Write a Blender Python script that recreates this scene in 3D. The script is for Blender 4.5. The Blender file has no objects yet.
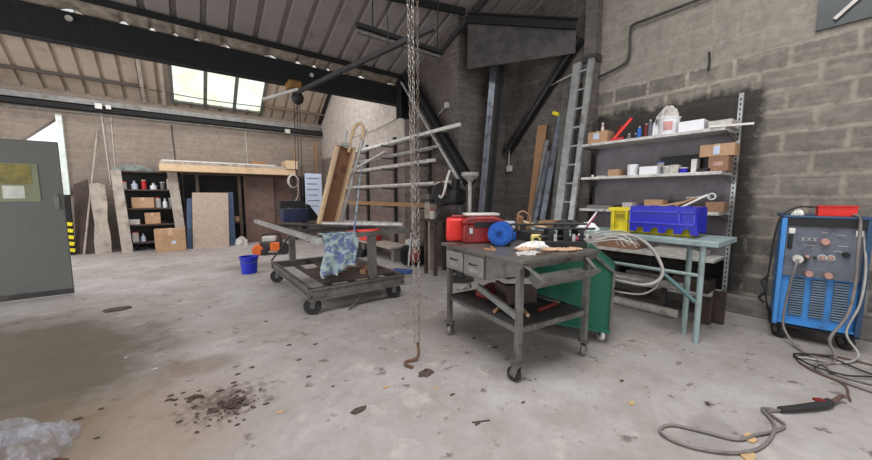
import bpy, bmesh, math, random
from mathutils import Vector, Matrix, Euler
random.seed(7)
C = bpy.context.scene.collection
PI = math.pi
R = math.radians
# ------------------------------------------------------------------ camera
H, F, PITCH, YAW = 1.35, 334.0, R(5.8), R(37.1)
cam = bpy.data.cameras.new('camera'); cam.sensor_width = 36; cam.lens = 36 * F / 872; cam.clip_start = .05
co = bpy.data.objects.new('camera', cam); C.objects.link(co)
co.location = (0, 0, H); co.rotation_euler = (PI / 2 - PITCH, 0, -YAW)
bpy.context.scene.camera = co

# ------------------------------------------------------------------ materials
def srgb(c):
    return tuple(((v / 255) / 12.92 if v / 255 <= .04045 else ((v / 255 + .055) / 1.055) ** 2.4) for v in c) + (1,)
class NT:
    def __init__(s, name):
        s.m = bpy.data.materials.new(name); s.m.use_nodes = True; s.t = s.m.node_tree
        s.b = s.t.nodes['Principled BSDF']; s.out = s.t.nodes['Material Output']
    def n(s, kind, **kw):
        nd = s.t.nodes.new(kind)
        for k, v in kw.items():
            if k in nd.inputs: nd.inputs[k].default_value = v
            else: setattr(nd, k, v)
        return nd
    def l(s, a, b): s.t.links.new(a, b)
    def coord(s):
        return s.n('ShaderNodeTexCoord').outputs['Object']
    def noise(s, vec, scale, detail=5, rough=.6):
        nd = s.n('ShaderNodeTexNoise'); nd.inputs['Scale'].default_value = scale
        nd.inputs['Detail'].default_value = detail; nd.inputs['Roughness'].default_value = rough
        s.l(vec, nd.inputs['Vector']); return nd.outputs['Fac']
    def ramp(s, fac, a, b, ca=(0, 0, 0, 1), cb=(1, 1, 1, 1)):
        nd = s.n('ShaderNodeValToRGB'); e = nd.color_ramp.elements
        e[0].position = a; e[1].position = b; e[0].color = ca; e[1].color = cb
        s.l(fac, nd.inputs['Fac']); return nd.outputs['Color']
    def mix(s, fac, a, b, mode='MIX'):
        nd = s.n('ShaderNodeMix', data_type='RGBA', blend_type=mode)
        for i, v in ((0, fac), (6, a), (7, b)):
            if hasattr(v, 'links'): s.l(v, nd.inputs[i])
            else: nd.inputs[i].default_value = v
        return nd.outputs[2]
    def math(s, op, a, b=None):
        nd = s.n('ShaderNodeMath', operation=op)
        for i, v in ((0, a), (1, b)):
            if v is None: continue
            if hasattr(v, 'links'): s.l(v, nd.inputs[i])
            else: nd.inputs[i].default_value = v
        return nd.outputs[0]
    def bump(s, h, strength, dist=.01):
        nd = s.n('ShaderNodeBump'); nd.inputs['Strength'].default_value = strength
        nd.inputs['Distance'].default_value = dist
        s.l(h, nd.inputs['Height']); s.l(nd.outputs['Normal'], s.b.inputs['Normal'])
M = {}
def mat(name, rgb, rough=.6, metal=0, var=.25, scale=9, dirt=None, amt=.5, bump=.15, coat=0):
    if name in M: return M[name]
    t = NT(name); v = t.coord(); c = srgb(rgb)
    dk = tuple(x * (1 - var) for x in c[:3]) + (1,); lt = tuple(min(1, x * (1 + var * .6)) for x in c[:3]) + (1,)
    n1 = t.noise(v, scale)
    col = t.ramp(n1, .3, .7, dk, lt)
    if dirt:
        n2 = t.noise(v, scale * .6 + 2, 8, .7)
        col = t.mix(t.ramp(n2, .62 - amt * .3, .72 - amt * .1), col, srgb(dirt))
    t.l(col, t.b.inputs['Base Color'])
    t.b.inputs['Roughness'].default_value = rough; t.b.inputs['Metallic'].default_value = metal
    t.b.inputs['Coat Weight'].default_value = coat
    if bump: t.bump(t.noise(v, scale * 5), bump, .004)
    M[name] = t.m; return t.m
mat('black_steel', (24, 24, 25), .85, 0, dirt=(52, 48, 44), amt=.1)
mat('dark_steel', (56, 54, 54), .65, .15, dirt=(86, 76, 68), amt=.3)
mat('blue_steel', (104, 108, 116), .35, .5, dirt=(50, 48, 48), amt=.4)
mat('grey_steel', (118, 116, 112), .45, .5, dirt=(82, 72, 64), amt=.4)
mat('table_steel', (122, 116, 110), .42, .45, dirt=(74, 66, 60), amt=.5, scale=5)
mat('cart_steel', (108, 106, 102), .55, .25, dirt=(82, 72, 64), amt=.5)
mat('alu', (176, 178, 176), .38, .5, dirt=(120, 116, 110), amt=.35)
mat('pale_tube', (205, 200, 196), .4, .35, dirt=(140, 128, 120), amt=.3)
mat('white_paint', (214, 210, 204), .5, dirt=(160, 150, 140), amt=.2)
mat('offwhite', (190, 184, 176), .6, dirt=(140, 128, 118), amt=.3)
mat('shelf_grey', (200, 196, 190), .5, .1, dirt=(120, 112, 106), amt=.3)
mat('shelf_back', (122, 116, 122), .55, .1, dirt=(88, 84, 86), amt=.2, scale=4)
mat('rubber', (40, 38, 38), .8)
mat('caster_grey', (130, 128, 126), .5, .2)
mat('wood_pale', (206, 176, 140), .7, dirt=(168, 138, 106), amt=.3, scale=5)
mat('wood_mid', (150, 112, 78), .7, dirt=(112, 82, 58), amt=.3, scale=5)
mat('wood_brown', (122, 84, 56), .7, dirt=(84, 58, 40), amt=.3, scale=4)
mat('wood_grey', (170, 158, 146), .8, dirt=(120, 106, 96), amt=.4, scale=4)
mat('wood_dark', (72, 58, 50), .8, dirt=(46, 38, 34), amt=.4, scale=4)
mat('chipboard', (172, 152, 136), .8, var=.15, dirt=(146, 128, 114), amt=.3, scale=14)
mat('brown_door', (112, 88, 78), .6, dirt=(86, 68, 62), amt=.3, scale=3)
mat('cardboard', (176, 140, 108), .85, dirt=(150, 116, 90), amt=.2, scale=4)
mat('cardboard_dark', (140, 106, 82), .85, dirt=(110, 84, 66), amt=.2, scale=4)
mat('red', (196, 36, 32), .45, var=.2, dirt=(120, 28, 26), amt=.2)
mat('bright_red', (226, 52, 44), .45, var=.12)
mat('dark_red', (120, 34, 30), .5, var=.3)
mat('orange', (222, 104, 34), .5, var=.2)
mat('yellow', (226, 206, 26), .45, var=.15, dirt=(170, 150, 40), amt=.15)
mat('crate_blue', (26, 28, 172), .42, var=.15, dirt=(60, 62, 160), amt=.15)
mat('bucket_blue', (26, 40, 178), .4, var=.1)
mat('motor_blue', (36, 92, 178), .4, var=.2)
mat('welder_blue', (64, 134, 200), .42, var=.1, dirt=(62, 100, 140), amt=.25, scale=5)
mat('welder_dark_blue', (40, 70, 100), .5, var=.2)
mat('welder_panel', (104, 108, 118), .45, .2, var=.12, dirt=(60, 60, 66), amt=.3)
mat('louvre', (128, 146, 164), .4, .4)
mat('teal', (146, 164, 162), .5, .1, var=.12, dirt=(116, 124, 122), amt=.45, scale=5)
mat('teal_dark', (92, 122, 124), .5, .1, dirt=(74, 84, 84), amt=.4, scale=5)
mat('green', (30, 98, 76), .42, var=.12, dirt=(26, 68, 56), amt=.3, scale=3)
mat('hose', (122, 114, 110), .55, dirt=(60, 54, 52), amt=.3)
mat('hose_pale', (168, 162, 156), .5)
mat('cable_brown', (96, 72, 62), .6)
mat('black', (24, 24, 26), .6)
mat('knob_pink', (176, 134, 122), .5)
mat('paper', (224, 220, 214), .8, var=.06)
mat('paper_blue', (186, 196, 214), .8, var=.08)
mat('leather', (196, 160, 130), .8)
mat('pink', (206, 96, 116), .5)
mat('chain', (150, 142, 134), .4, .7, dirt=(92, 74, 62), amt=.5, scale=20)
mat('rust', (112, 80, 60), .8, dirt=(70, 50, 40), amt=.6, scale=20)
mat('leaf', (196, 164, 118), .8)
mat('debris', (84, 70, 60), .9, dirt=(54, 44, 38), amt=.6, scale=30)
mat('green_stone', (60, 110, 84), .6)
mat('box_navy', (22, 34, 72), .5, dirt=(22, 26, 34), amt=.5, scale=5)
mat('white_plastic', (226, 226, 228), .4, var=.05)
mat('plinth', (128, 122, 116), .8, dirt=(88, 82, 78), amt=.4, scale=4)

def floor_mat():
    t = NT('floor_concrete'); v = t.coord()
    sep = t.n('ShaderNodeSeparateXYZ'); t.l(v, sep.inputs[0])
    n1 = t.noise(v, .55, 6, .6); n2 = t.noise(v, 2.6, 10, .7); n3 = t.noise(v, 14, 8, .75)
    col = t.ramp(n1, .38, .62, srgb((158, 149, 143)), srgb((184, 178, 175)))
    col = t.mix(t.math('MULTIPLY', t.ramp(n2, .42, .68), .7), col, srgb((146, 136, 129)))
    def blot(x, y, sx, sy, k, c, inner, outer, wob=1.0, nn=None):
        nonlocal col
        a = t.math('POWER', t.math('DIVIDE', t.math('SUBTRACT', sep.outputs['X'], x), sx), 2)
        b = t.math('POWER', t.math('DIVIDE', t.math('SUBTRACT', sep.outputs['Y'], y), sy), 2)
        d = t.math('ADD', t.math('SQRT', t.math('ADD', a, b)), t.math('MULTIPLY', t.math('SUBTRACT', nn or n2, .5), wob * 2))
        rm = t.n('ShaderNodeMapRange'); rm.inputs[1].default_value = inner; rm.inputs[2].default_value = outer
        rm.inputs[3].default_value = k; rm.inputs[4].default_value = 0; t.l(d, rm.inputs[0])
        col = t.mix(rm.outputs[0], col, srgb(c))
    for k, (sc, lo, hi, am, c) in enumerate(((6.5, .60, .66, .7, (78, 66, 58)), (2.1, .60, .72, .35, (128, 108, 96)), (3.3, .58, .68, .5, (204, 196, 188)))):
        off = t.n('ShaderNodeVectorMath', operation='ADD'); t.l(v, off.inputs[0]); off.inputs[1].default_value = (k * 7.3 + 2, 3.1 * k, 0)
        col = t.mix(t.math('MULTIPLY', t.ramp(t.noise(off.outputs[0], sc, 7, .65), lo, hi), am), col, srgb(c))
    blot(-1.8, 3.75, 1.75, 2.0, .92, (84, 75, 58), .75, 1.1, .4)      # olive-brown patch, shade of the left floor painted into the colour
    blot(-.35, 2.5, .8, .7, .55, (140, 116, 94), .5, 1.2, .8)
    blot(.05, 3.15, .28, .2, .6, (122, 102, 88), .6, 1.1, .6)
    blot(.16, 2.5, .26, .24, .8, (84, 70, 60), .2, 1.0, 2.2, n3)
    blot(1.0, 7.2, .7, .35, .5, (96, 84, 78), .5, 1.2, .8)
    blot(2.35, .48, .22, .12, .35, (120, 116, 118), .7, 1.1, .3)
    col = t.mix(.6, col, t.ramp(n3, .25, .75, (.66, .66, .66, 1), (1, 1, 1, 1)), 'MULTIPLY')
    t.l(col, t.b.inputs['Base Color'])
    rr = t.n('ShaderNodeMapRange'); rr.inputs[3].default_value = .35; rr.inputs[4].default_value = .8
    t.l(n2, rr.inputs[0]); t.l(rr.outputs[0], t.b.inputs['Roughness'])
    t.bump(t.math('ADD', n3, t.math('MULTIPLY', n2, 2)), .3, .012)
    return t.m
def block_mat(name, ax, c1, c2, mortar, light_above=None, light=(176, 166, 154), smear=.4, stain=(60, 54, 50), stain_amt=.3, ms=.018, soot=None, plain=None, plain_amt=0):
    t = NT(name); v = t.coord(); sep = t.n('ShaderNodeSeparateXYZ'); t.l(v, sep.inputs[0])
    cb = t.n('ShaderNodeCombineXYZ'); t.l(sep.outputs[ax], cb.inputs[0]); t.l(sep.outputs['Z'], cb.inputs[1])
    n2 = t.noise(v, 3, 8, .7); n3 = t.noise(v, 18, 8, .7); n1 = t.noise(v, .9, 5, .6); n4 = t.noise(v, 7, 8, .7)
    wob = t.n('ShaderNodeVectorMath', operation='ADD'); t.l(cb.outputs[0], wob.inputs[0])
    w2 = t.n('ShaderNodeCombineXYZ'); w = t.math('MULTIPLY', t.math('SUBTRACT', n4, .5), .07); t.l(w, w2.inputs[1]); t.l(w, w2.inputs[0]); t.l(w2.outputs[0], wob.inputs[1])
    br = t.n('ShaderNodeTexBrick'); t.l(wob.outputs[0], br.inputs['Vector'])
    br.inputs['Color1'].default_value = srgb(c1); br.inputs['Color2'].default_value = srgb(c2); br.inputs['Mortar'].default_value = srgb(mortar)
    br.inputs['Scale'].default_value = 1; br.inputs['Brick Width'].default_value = .45; br.inputs['Row Height'].default_value = .225
    br.inputs['Mortar Size'].default_value = ms; br.inputs['Mortar Smooth'].default_value = .8; br.inputs['Bias'].default_value = -.1
    col = br.outputs['Color']
    sm = t.ramp(n2, .46, .66); col = t.mix(t.math('MULTIPLY', sm, smear), col, srgb(mortar))
    if plain: col = t.mix(t.math('MULTIPLY', t.ramp(n1, .36, .56), plain_amt), col, srgb(plain))
    st = t.ramp(n4, .45, .7); col = t.mix(t.math('MULTIPLY', st, stain_amt), col, srgb(stain))
    # long horizontal smears of mortar and run-off that follow the courses
    mp = t.n('ShaderNodeMapping'); t.l(v, mp.inputs['Vector']); mp.inputs['Scale'].default_value = (.8, .8, 9)
    col = t.mix(t.math('MULTIPLY', t.ramp(t.noise(mp.outputs[0], 1.3, 6, .65), .50, .66), smear * .8), col, srgb(mortar))
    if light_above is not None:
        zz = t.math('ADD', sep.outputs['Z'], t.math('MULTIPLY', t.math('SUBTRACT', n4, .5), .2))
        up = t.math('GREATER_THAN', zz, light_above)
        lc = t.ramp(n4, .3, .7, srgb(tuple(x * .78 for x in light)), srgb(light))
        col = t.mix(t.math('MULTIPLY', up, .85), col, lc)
    if soot:   # an irregular sooty patch: (low, high, top z, edge width, colour)
        lo, hi, top, ew, sc = soot
        q = t.math('MULTIPLY', t.math('SUBTRACT', n2, .5), .5)
        def edge(val, at, sign):
            d = t.math('MULTIPLY', t.math('SUBTRACT', t.math('ADD', val, q), at), sign / ew)
            return t.math('MINIMUM', t.math('MAXIMUM', d, 0), 1)
        m = t.math('MULTIPLY', t.math('MULTIPLY', edge(sep.outputs[ax], lo, 1), edge(sep.outputs['Z'], top, -1)), .92)
        col = t.mix(m, col, srgb(sc))
    col = t.mix(.6, col, t.ramp(n3, .25, .75, (.55, .55, .55, 1), (1, 1, 1, 1)), 'MULTIPLY')
    t.l(col, t.b.inputs['Base Color']); t.b.inputs['Roughness'].default_value = .92
    t.bump(t.math('ADD', t.math('MULTIPLY', br.outputs['Fac'], -.5), n3), .55, .014)
    return t.m

# ------------------------------------------------------------------ geometry collector
class MB:
    def __init__(s): s.bm = bmesh.new()
    def face(s, vs):
        try: return s.bm.faces.new(vs)
        except ValueError: return None
    def v(s, p): return s.bm.verts.new(p)
    def box(s, c, size, rot=(0, 0, 0)):
        m = Matrix.Translation(c) @ Euler(rot).to_matrix().to_4x4() @ Matrix.Diagonal((*size, 1))
        bmesh.ops.create_cube(s.bm, size=1, matrix=m); return s
    def span(s, a, b):
        return s.box([(a[i] + b[i]) / 2 for i in range(3)], [max(abs(a[i] - b[i]), 1e-4) for i in range(3)])
    def frame(s, a, b, up=(0, 0, 1)):
        a, b = Vector(a), Vector(b); z = (b - a).normalized(); u = Vector(up)
        if abs(z.dot(u)) > .98: u = Vector((1, 0, 0))
        x = u.cross(z).normalized(); y = z.cross(x)
        m = Matrix((x, y, z)).transposed().to_4x4(); m.translation = (a + b) / 2
        return m, (b - a).length
    def bar(s, a, b, w, h=None, up=(0, 0, 1)):
        m, L = s.frame(a, b, up); h = h or w
        bmesh.ops.create_cube(s.bm, size=1, matrix=m @ Matrix.Diagonal((w, h, L, 1))); return s
    def cyl(s, a, b, r, r2=None, seg=14, caps=True):
        m, L = s.frame(a, b)
        bmesh.ops.create_cone(s.bm, cap_ends=caps, segments=seg, radius1=r, radius2=r if r2 is None else r2, depth=L, matrix=m); return s
    def ball(s, c, r, seg=14, rot=(0, 0, 0)):
        r = (r, r, r) if not hasattr(r, '__len__') else r
        m = Matrix.Translation(c) @ Euler(rot).to_matrix().to_4x4() @ Matrix.Diagonal((*r, 1))
        bmesh.ops.create_uvsphere(s.bm, u_segments=seg, v_segments=max(6, seg // 2), radius=1, matrix=m); return s
    def tube(s, pts, r, seg=8, smooth=True, closed=False, caps=True):
        pts = [Vector(p) for p in pts]
        if smooth and len(pts) > 2: pts = catmull(pts, 6, closed)
        n = len(pts); rings = []; prev = None
        for i, p in enumerate(pts):
            if closed: d = pts[(i + 1) % n] - pts[i - 1]
            else: d = pts[min(i + 1, n - 1)] - pts[max(i - 1, 0)]
            d.normalize()
            if prev is None:
                u = Vector((0, 0, 1)) if abs(d.z) < .9 else Vector((1, 0, 0)); x = u.cross(d).normalized()
            else:
                x = (prev - d * prev.dot(d)).normalized()
            prev = x; y = d.cross(x)
            rr = r(i / (n - 1)) if callable(r) else r
            rings.append([s.v(p + (x * math.cos(2 * PI * k / seg) + y * math.sin(2 * PI * k / seg)) * rr) for k in range(seg)])
        for i in range(n if closed else n - 1):
            a, b = rings[i], rings[(i + 1) % n]
            for k in range(seg): s.face((a[k], a[(k + 1) % seg], b[(k + 1) % seg], b[k]))
        if not closed and caps: s.face(rings[0][::-1]); s.face(rings[-1])
        return s
    def lathe(s, prof, c=(0, 0, 0), seg=24, rot=(0, 0, 0)):
        m = Matrix.Translation(c) @ Euler(rot).to_matrix().to_4x4(); rings = []
        for r, z in prof:
            rings.append([s.v(m @ Vector((r * math.cos(2 * PI * k / seg), r * math.sin(2 * PI * k / seg), z))) for k in range(seg)] if r > 1e-5 else [s.v(m @ Vector((0, 0, z)))])
        for a, b in zip(rings, rings[1:]):
            for k in range(seg):
                if len(a) == 1 and len(b) == 1: continue
                if len(a) == 1: s.face((a[0], b[k], b[(k + 1) % seg]))
                elif len(b) == 1: s.face((a[k], a[(k + 1) % seg], b[0]))
                else: s.face((a[k], a[(k + 1) % seg], b[(k + 1) % seg], b[k]))
        return s
    def prism(s, poly, axis, lo, hi):
        def P(p, t):
            return (t, p[0], p[1]) if axis == 'X' else (p[0], t, p[1]) if axis == 'Y' else (p[0], p[1], t)
        a = [s.v(P(p, lo)) for p in poly]; b = [s.v(P(p, hi)) for p in poly]; n = len(poly)
        s.face(a); s.face(b[::-1])
        for i in range(n): s.face((a[i], b[i], b[(i + 1) % n], a[(i + 1) % n]))
        return s
    def grid(s, f, nu, nv, thick=0):
        g = [[s.v(f(i / nu, j / nv)) for j in range(nv + 1)] for i in range(nu + 1)]
        for i in range(nu):
            for j in range(nv): s.face((g[i][j], g[i + 1][j], g[i + 1][j + 1], g[i][j + 1]))
        if thick:
            bmesh.ops.recalc_face_normals(s.bm, faces=s.bm.faces)
            bmesh.ops.solidify(s.bm, geom=list(s.bm.faces), thickness=thick)
        return s
    def build(s, name, m, parent=None, world=True, bevel=0, smooth=None):
        bmesh.ops.recalc_face_normals(s.bm, faces=s.bm.faces)
        me = bpy.data.meshes.new(name); s.bm.to_mesh(me); s.bm.free()
        o = bpy.data.objects.new(name, me); C.objects.link(o)
        me.materials.append(M[m] if isinstance(m, str) else m)
        if parent is not None:
            if world: me.transform(wm(parent).inverted())
            o.parent = parent
        for p in me.polygons: p.use_smooth = True
        if smooth is not False:
            try: me.set_sharp_from_angle(angle=R(38))
            except Exception: pass
        if bevel:
            b = o.modifiers.new('b', 'BEVEL'); b.width = bevel; b.segments = 2; b.limit_method = 'ANGLE'
        return o
def wm(o):
    m = Matrix.Translation(o.location) @ o.rotation_euler.to_matrix().to_4x4()
    return wm(o.parent) @ m if o.parent else m
def catmull(p, k, closed=False):
    out = []; n = len(p)
    for i in range(n if closed else n - 1):
        g = (lambda j: p[j % n]) if closed else (lambda j: p[min(max(j, 0), n - 1)])
        a, b, c, d = g(i - 1), g(i), g(i + 1), g(i + 2)
        for t in range(k):
            u = t / k
            out.append(.5 * ((2 * b) + (c - a) * u + (2 * a - 5 * b + 4 * c - d) * u * u + (3 * b - a - 3 * c + d) * u ** 3))
    if not closed: out.append(p[-1])
    return out
def tag(o, label, cat, group=None):
    o['label'] = label; o['category'] = cat
    if group: o['group'] = group
    return o
def thing(name, label, cat, loc, rz=0, group=None):
    o = bpy.data.objects.new(name, None); C.objects.link(o); o.empty_display_size = .1
    o.location = loc; o.rotation_euler = (0, 0, rz)
    return tag(o, label, cat, group)
def struct(o): o['kind'] = 'structure'; return o
def copy_tree(o, parent=None):
    c = o.copy(); C.objects.link(c)
    if parent: c.parent = parent
    for ch in list(o.children): copy_tree(ch, c)
    return c

# ================================================================== SETTING
XR, XK, YB = 5.15, 3.88, 11.6          # shelf wall, rack wall, back wall
EZ = 3.62                              # eaves height at the back wall
def roofz(y): return 3.735 + .379 * (6.2 - y)
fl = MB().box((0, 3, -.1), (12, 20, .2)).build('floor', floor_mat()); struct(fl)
bw_m = block_mat('back_blocks', 'X', (150, 134, 122), (140, 126, 114), (162, 148, 134), None, smear=.6, stain=(112, 98, 88), stain_amt=.5, plain=(140, 126, 114), plain_amt=.7)
bk = MB(); XL = -4.6
bk.prism([(XL, 0), (-3.3, 0), (-3.3, 2.12), (-2.79, 2.58), (-2.2, 3.15), (-2.2, 0), (XK + .2, 0), (XK + .2, EZ + .25), (XL, EZ + .25)], 'Y', YB, YB + .22)
struct(bk.build('wall_back', bw_m))
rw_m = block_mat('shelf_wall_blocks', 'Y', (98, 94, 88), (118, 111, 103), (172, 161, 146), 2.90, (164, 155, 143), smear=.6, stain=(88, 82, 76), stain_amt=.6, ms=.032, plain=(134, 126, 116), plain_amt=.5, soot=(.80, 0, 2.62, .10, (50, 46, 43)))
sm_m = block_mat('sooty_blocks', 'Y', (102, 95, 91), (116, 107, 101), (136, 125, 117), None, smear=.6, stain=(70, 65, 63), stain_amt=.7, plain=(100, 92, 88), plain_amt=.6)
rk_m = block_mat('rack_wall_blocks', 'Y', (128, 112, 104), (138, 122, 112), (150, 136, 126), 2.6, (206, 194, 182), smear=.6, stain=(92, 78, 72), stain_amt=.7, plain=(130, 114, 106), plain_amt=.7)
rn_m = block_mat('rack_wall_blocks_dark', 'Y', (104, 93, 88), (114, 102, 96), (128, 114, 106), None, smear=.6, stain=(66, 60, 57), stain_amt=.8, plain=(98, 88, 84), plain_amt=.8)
struct(MB().span((XR, -5.2, 0), (XR + .22, 2.7, 7)).build('wall_right', rw_m))
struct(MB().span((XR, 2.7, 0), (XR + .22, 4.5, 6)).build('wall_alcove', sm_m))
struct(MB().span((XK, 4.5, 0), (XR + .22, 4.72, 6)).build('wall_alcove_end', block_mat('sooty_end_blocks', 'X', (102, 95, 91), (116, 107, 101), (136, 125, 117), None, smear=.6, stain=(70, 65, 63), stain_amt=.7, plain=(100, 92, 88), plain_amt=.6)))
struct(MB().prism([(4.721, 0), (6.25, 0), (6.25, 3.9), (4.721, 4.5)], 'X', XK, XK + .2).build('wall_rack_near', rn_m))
rk = MB().prism([(6.25, 0), (YB + .22, 0), (YB + .22, 3.7), (10.4, 4.6), (9, 5.5), (6.6, 3.95), (6.25, 3.9)], 'X', XK, XK + .2)
struct(rk.build('wall_rack', rk_m))
lw = MB()
lw.span((XL - .2, -5.2, 0), (XL, 1.5, 6)); lw.span((XL - .2, 9.6, 0), (XL, YB + .22, 5.4)); lw.span((XL - .2, 1.5, 3.3), (XL, 9.6, 6))
struct(lw.build('wall_left', bw_m))
fw = MB(); fw.span((XL, -5.4, 0), (-3.4, -5.2, 5.5)); fw.span((4.2, -5.4, 0), (XR, -5.2, 5.5)); fw.span((-3.4, -5.4, 4.3), (4.2, -5.2, 5.5))
struct(fw.build('wall_front', rw_m))
struct(MB().span((XR - .12, -5.2, 0), (XR, 2.5, .2)).build('baseboard_right', 'plinth', bevel=.01))

sheet_m = mat('roof_sheet', (138, 130, 126), .7, var=.12, dirt=(120, 112, 108), amt=.3, scale=1.6)
sheet2_m = mat('roof_sheet_pale', (164, 148, 132), .7, var=.1, dirt=(140, 122, 106), amt=.3, scale=1.6)
rib_m = mat('roof_rib', (56, 52, 50), .8)
def sheet(name, x0, x1, off, p0, p1, m, hole=None):
    """trapezoidal roof sheet from p0=(y,z) down to p1=(y,z); ribs stand up into the roof every third of a metre"""
    b = MB(); r = MB(); d = Vector((0, p1[0] - p0[0], p1[1] - p0[1])); L = d.length; d.normalize(); nrm = Vector((0, -d.z, d.y))
    if nrm.z < 0: nrm = -nrm
    def cols():
        k = math.floor((x0 - off) / .333); out = [(x0, 0, 0)]
        while True:
            x = off + k * .333
            if x > x1 - .1: break
            if x > x0 + .1: out += [(x - .05, 0, 0), (x - .03, .06, 1), (x + .03, .06, 1), (x + .05, 0, 0)]
            k += 1
        out.append((x1, 0, 0)); return out
    cs = cols()
    segs = [(0, 1)] if not hole else [(0, hole[2]), (hole[2], hole[3]), (hole[3], 1)]
    for (ta, tb) in segs:
        P = lambda c, t: Vector((c[0], p0[0], p0[1])) + d * (L * t) + nrm * c[1]
        prev = None
        for c in cs:
            cur = (b.v(P(c, ta)), b.v(P(c, tb)))
            if prev is not None:
                mid = (pc[0] + c[0]) / 2
                if not (hole and ta == hole[2] and hole[0] < mid < hole[1]):
                    b.face((prev[0], cur[0], cur[1], prev[1]))
            prev = cur; pc = c
    bmesh.ops.recalc_face_normals(b.bm, faces=b.bm.faces)
    bmesh.ops.solidify(b.bm, geom=list(b.bm.faces), thickness=.006)
    o = struct(b.build(name, m, smooth=False))
    for p in o.data.polygons: p.use_smooth = False
    return o, d, L, nrm
SK = (-2.2, 3.2, .05, .36)   # rooflight over the near bay, behind and above the camera
oc, dc, Lc, nc = sheet('ceiling', XL - .3, XR + .3, .06, (-1.2, roofz(-1.2)), (6.2, roofz(6.2)), sheet_m, SK)
sheet('ceiling_front_slope', XL - .3, XR + .3, .06, (-1.2, roofz(-1.2)), (-5.6, 4.6), sheet_m)
SL = .66
TH0, TH1 = (9.2, EZ + .12 + SL * 2.4), (YB + .02, EZ + .12)
hy0, hy1 = .30, .93   # glazed strip, as fractions down the slope
o2, d2, L2, n2 = sheet('ceiling_back', XL - .3, XK + .1, .03, TH0, TH1, sheet2_m, (-.05, 2.05, hy0, hy1))
sheet('ceiling_back_inner', XL - .3, XK + .1, .03, TH0, (6.72, 3.76), mat('roof_sheet_white', (206, 204, 200), .7, var=.08), (-4.2, 3.6, .12, .8))
def on_slope(x, t, off=0): return Vector((x, TH0[0], TH0[1])) + d2 * (L2 * t) + n2 * off
def pane_mat():
    t = NT('roof_glass'); v = t.coord()
    col = t.ramp(t.noise(v, 1.6, 4), .35, .7, (.86, .92, .84, 1), (.78, .80, .50, 1))
    tr = t.n('ShaderNodeBsdfTransparent'); t.l(col, tr.inputs['Color'])
    gl = t.n('ShaderNodeBsdfGlossy', Roughness=.1); mx = t.n('ShaderNodeMixShader'); mx.inputs[0].default_value = .08
    t.l(tr.outputs[0], mx.inputs[1]); t.l(gl.outputs[0], mx.inputs[2]); t.l(mx.outputs[0], t.out.inputs['Surface'])
    return t.m
win = MB()
for x in (-.05, .66, 1.35, 2.05): win.bar(on_slope(x, hy0 - .02, -.02), on_slope(x, hy1 + .02, -.02), .08, .06)
for t_ in (hy0, hy1): win.bar(on_slope(-.08, t_, -.02), on_slope(2.08, t_, -.02), .06, .06, up=n2)
wf = struct(win.build('window_1', 'cart_steel'))
for x in (-.02, .69, 1.38):
    g = MB(); a = [on_slope(x, hy0), on_slope(x + .65, hy0), on_slope(x + .65, hy1), on_slope(x, hy1)]
    g.face([g.v(p) for p in a]); bmesh.ops.solidify(g.bm, geom=list(g.bm.faces), thickness=.005)
    g.build('pane', M.setdefault('glass', pane_mat()), wf)

# opening in the back wall: pale steel jamb
struct(MB().box((-2.15, YB - .05, 2.29), (.10, .1, 1.85)).build('door_1', mat('jamb', (222, 230, 222), .5)))

# ------------------------------------------------------------------ steelwork of the roof
def ibeam(b, a, c, h, w, t=.02, up=(0, 0, 1)):
    m, L = b.frame(a, c, up)
    for dx, dy, sx, sy in ((0, 0, t, h), (0, h / 2 - t / 2, w, t), (0, -h / 2 + t / 2, w, t)):
        bmesh.ops.create_cube(b.bm, size=1, matrix=m @ Matrix.Translation((dx, dy, 0)) @ Matrix.Diagonal((sx, sy, L, 1)))
    return b
vb = thing('roof_beam', 'long deep black steel beam crossing the whole roof valley', 'beam', (0, 6.3, 3.3))
b = MB(); ibeam(b, (XL - .1, 6.3, 3.43), (XK, 6.3, 3.43), .37, .16); b.box((-.4, 6.235, 3.43), (8.2, .02, .36)); b.build('web', 'black_steel', vb)
for x, z in ((-.98, 3.53), (1.95, 3.47)):
    b = MB().cyl((x, 6.2, z), (x, 6.215, z), .035, seg=16); b.build('bolt_plate', 'offwhite', vb)
fl_ = MB()
def flash(u, v_):
    x = XL + u * (XK - XL); 
    g = max(0, math.sin(x * 17 + 3 * math.sin(x * 2.9)) - .55) * .09 * (1 if x > -1.2 else .5) + .006
    return (x, 6.06 + v_ * .2, 3.76 - v_ * (.14 - g))
fl_.grid(flash, 900, 3, .004)
tag(fl_.build('flashing_strip', mat('flashing', (150, 138, 124), .6, dirt=(96, 86, 76), amt=.5)), 'dirty pale flashing strip above the black valley beam, daylight through its gaps', 'flashing')
pu = MB().box((-.4, 6.03, 3.745), (8.6, .05, .07))
tag(pu.build('purlin', 'black_steel'), 'thin black purlin under the sheets just above the valley flashing', 'beam')
# purlins and rails of the back slope
for i, (t_, txt) in enumerate(((.50, 'upper dark rail across the pale back roof slope, left of the glazing'), (.80, 'lower dark rail across the pale back roof slope, just above the eaves'))):
    b = MB(); p = on_slope(0, t_, -.05)
    b.bar((XL, p.y, p.z), ((-.6 if i == 0 else -.55), p.y, p.z), .05, .07)
    tag(b.build('roof_rail', mat('rail_dark', (58, 48, 40), .7)), txt, 'beam')
b = MB(); p = on_slope(0, .82, -.05); b.tube([(-.5, p.y, p.z), (.8, p.y, p.z - .05), (2.3, p.y, p.z - .02)], .012)
tag(b.build('wire', 'dark_steel'), 'thin dark wire crossing low in front of the roof glazing', 'wire')
b = MB(); p = on_slope(0, .82, -.06); b.bar((2.12, p.y, p.z), (XK, p.y, p.z), .05, .05)
tag(b.build('roof_rail', mat('rail_brown', (104, 82, 66), .7)), 'brown rail on the back roof slope between glazing and side wall', 'beam')
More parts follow.
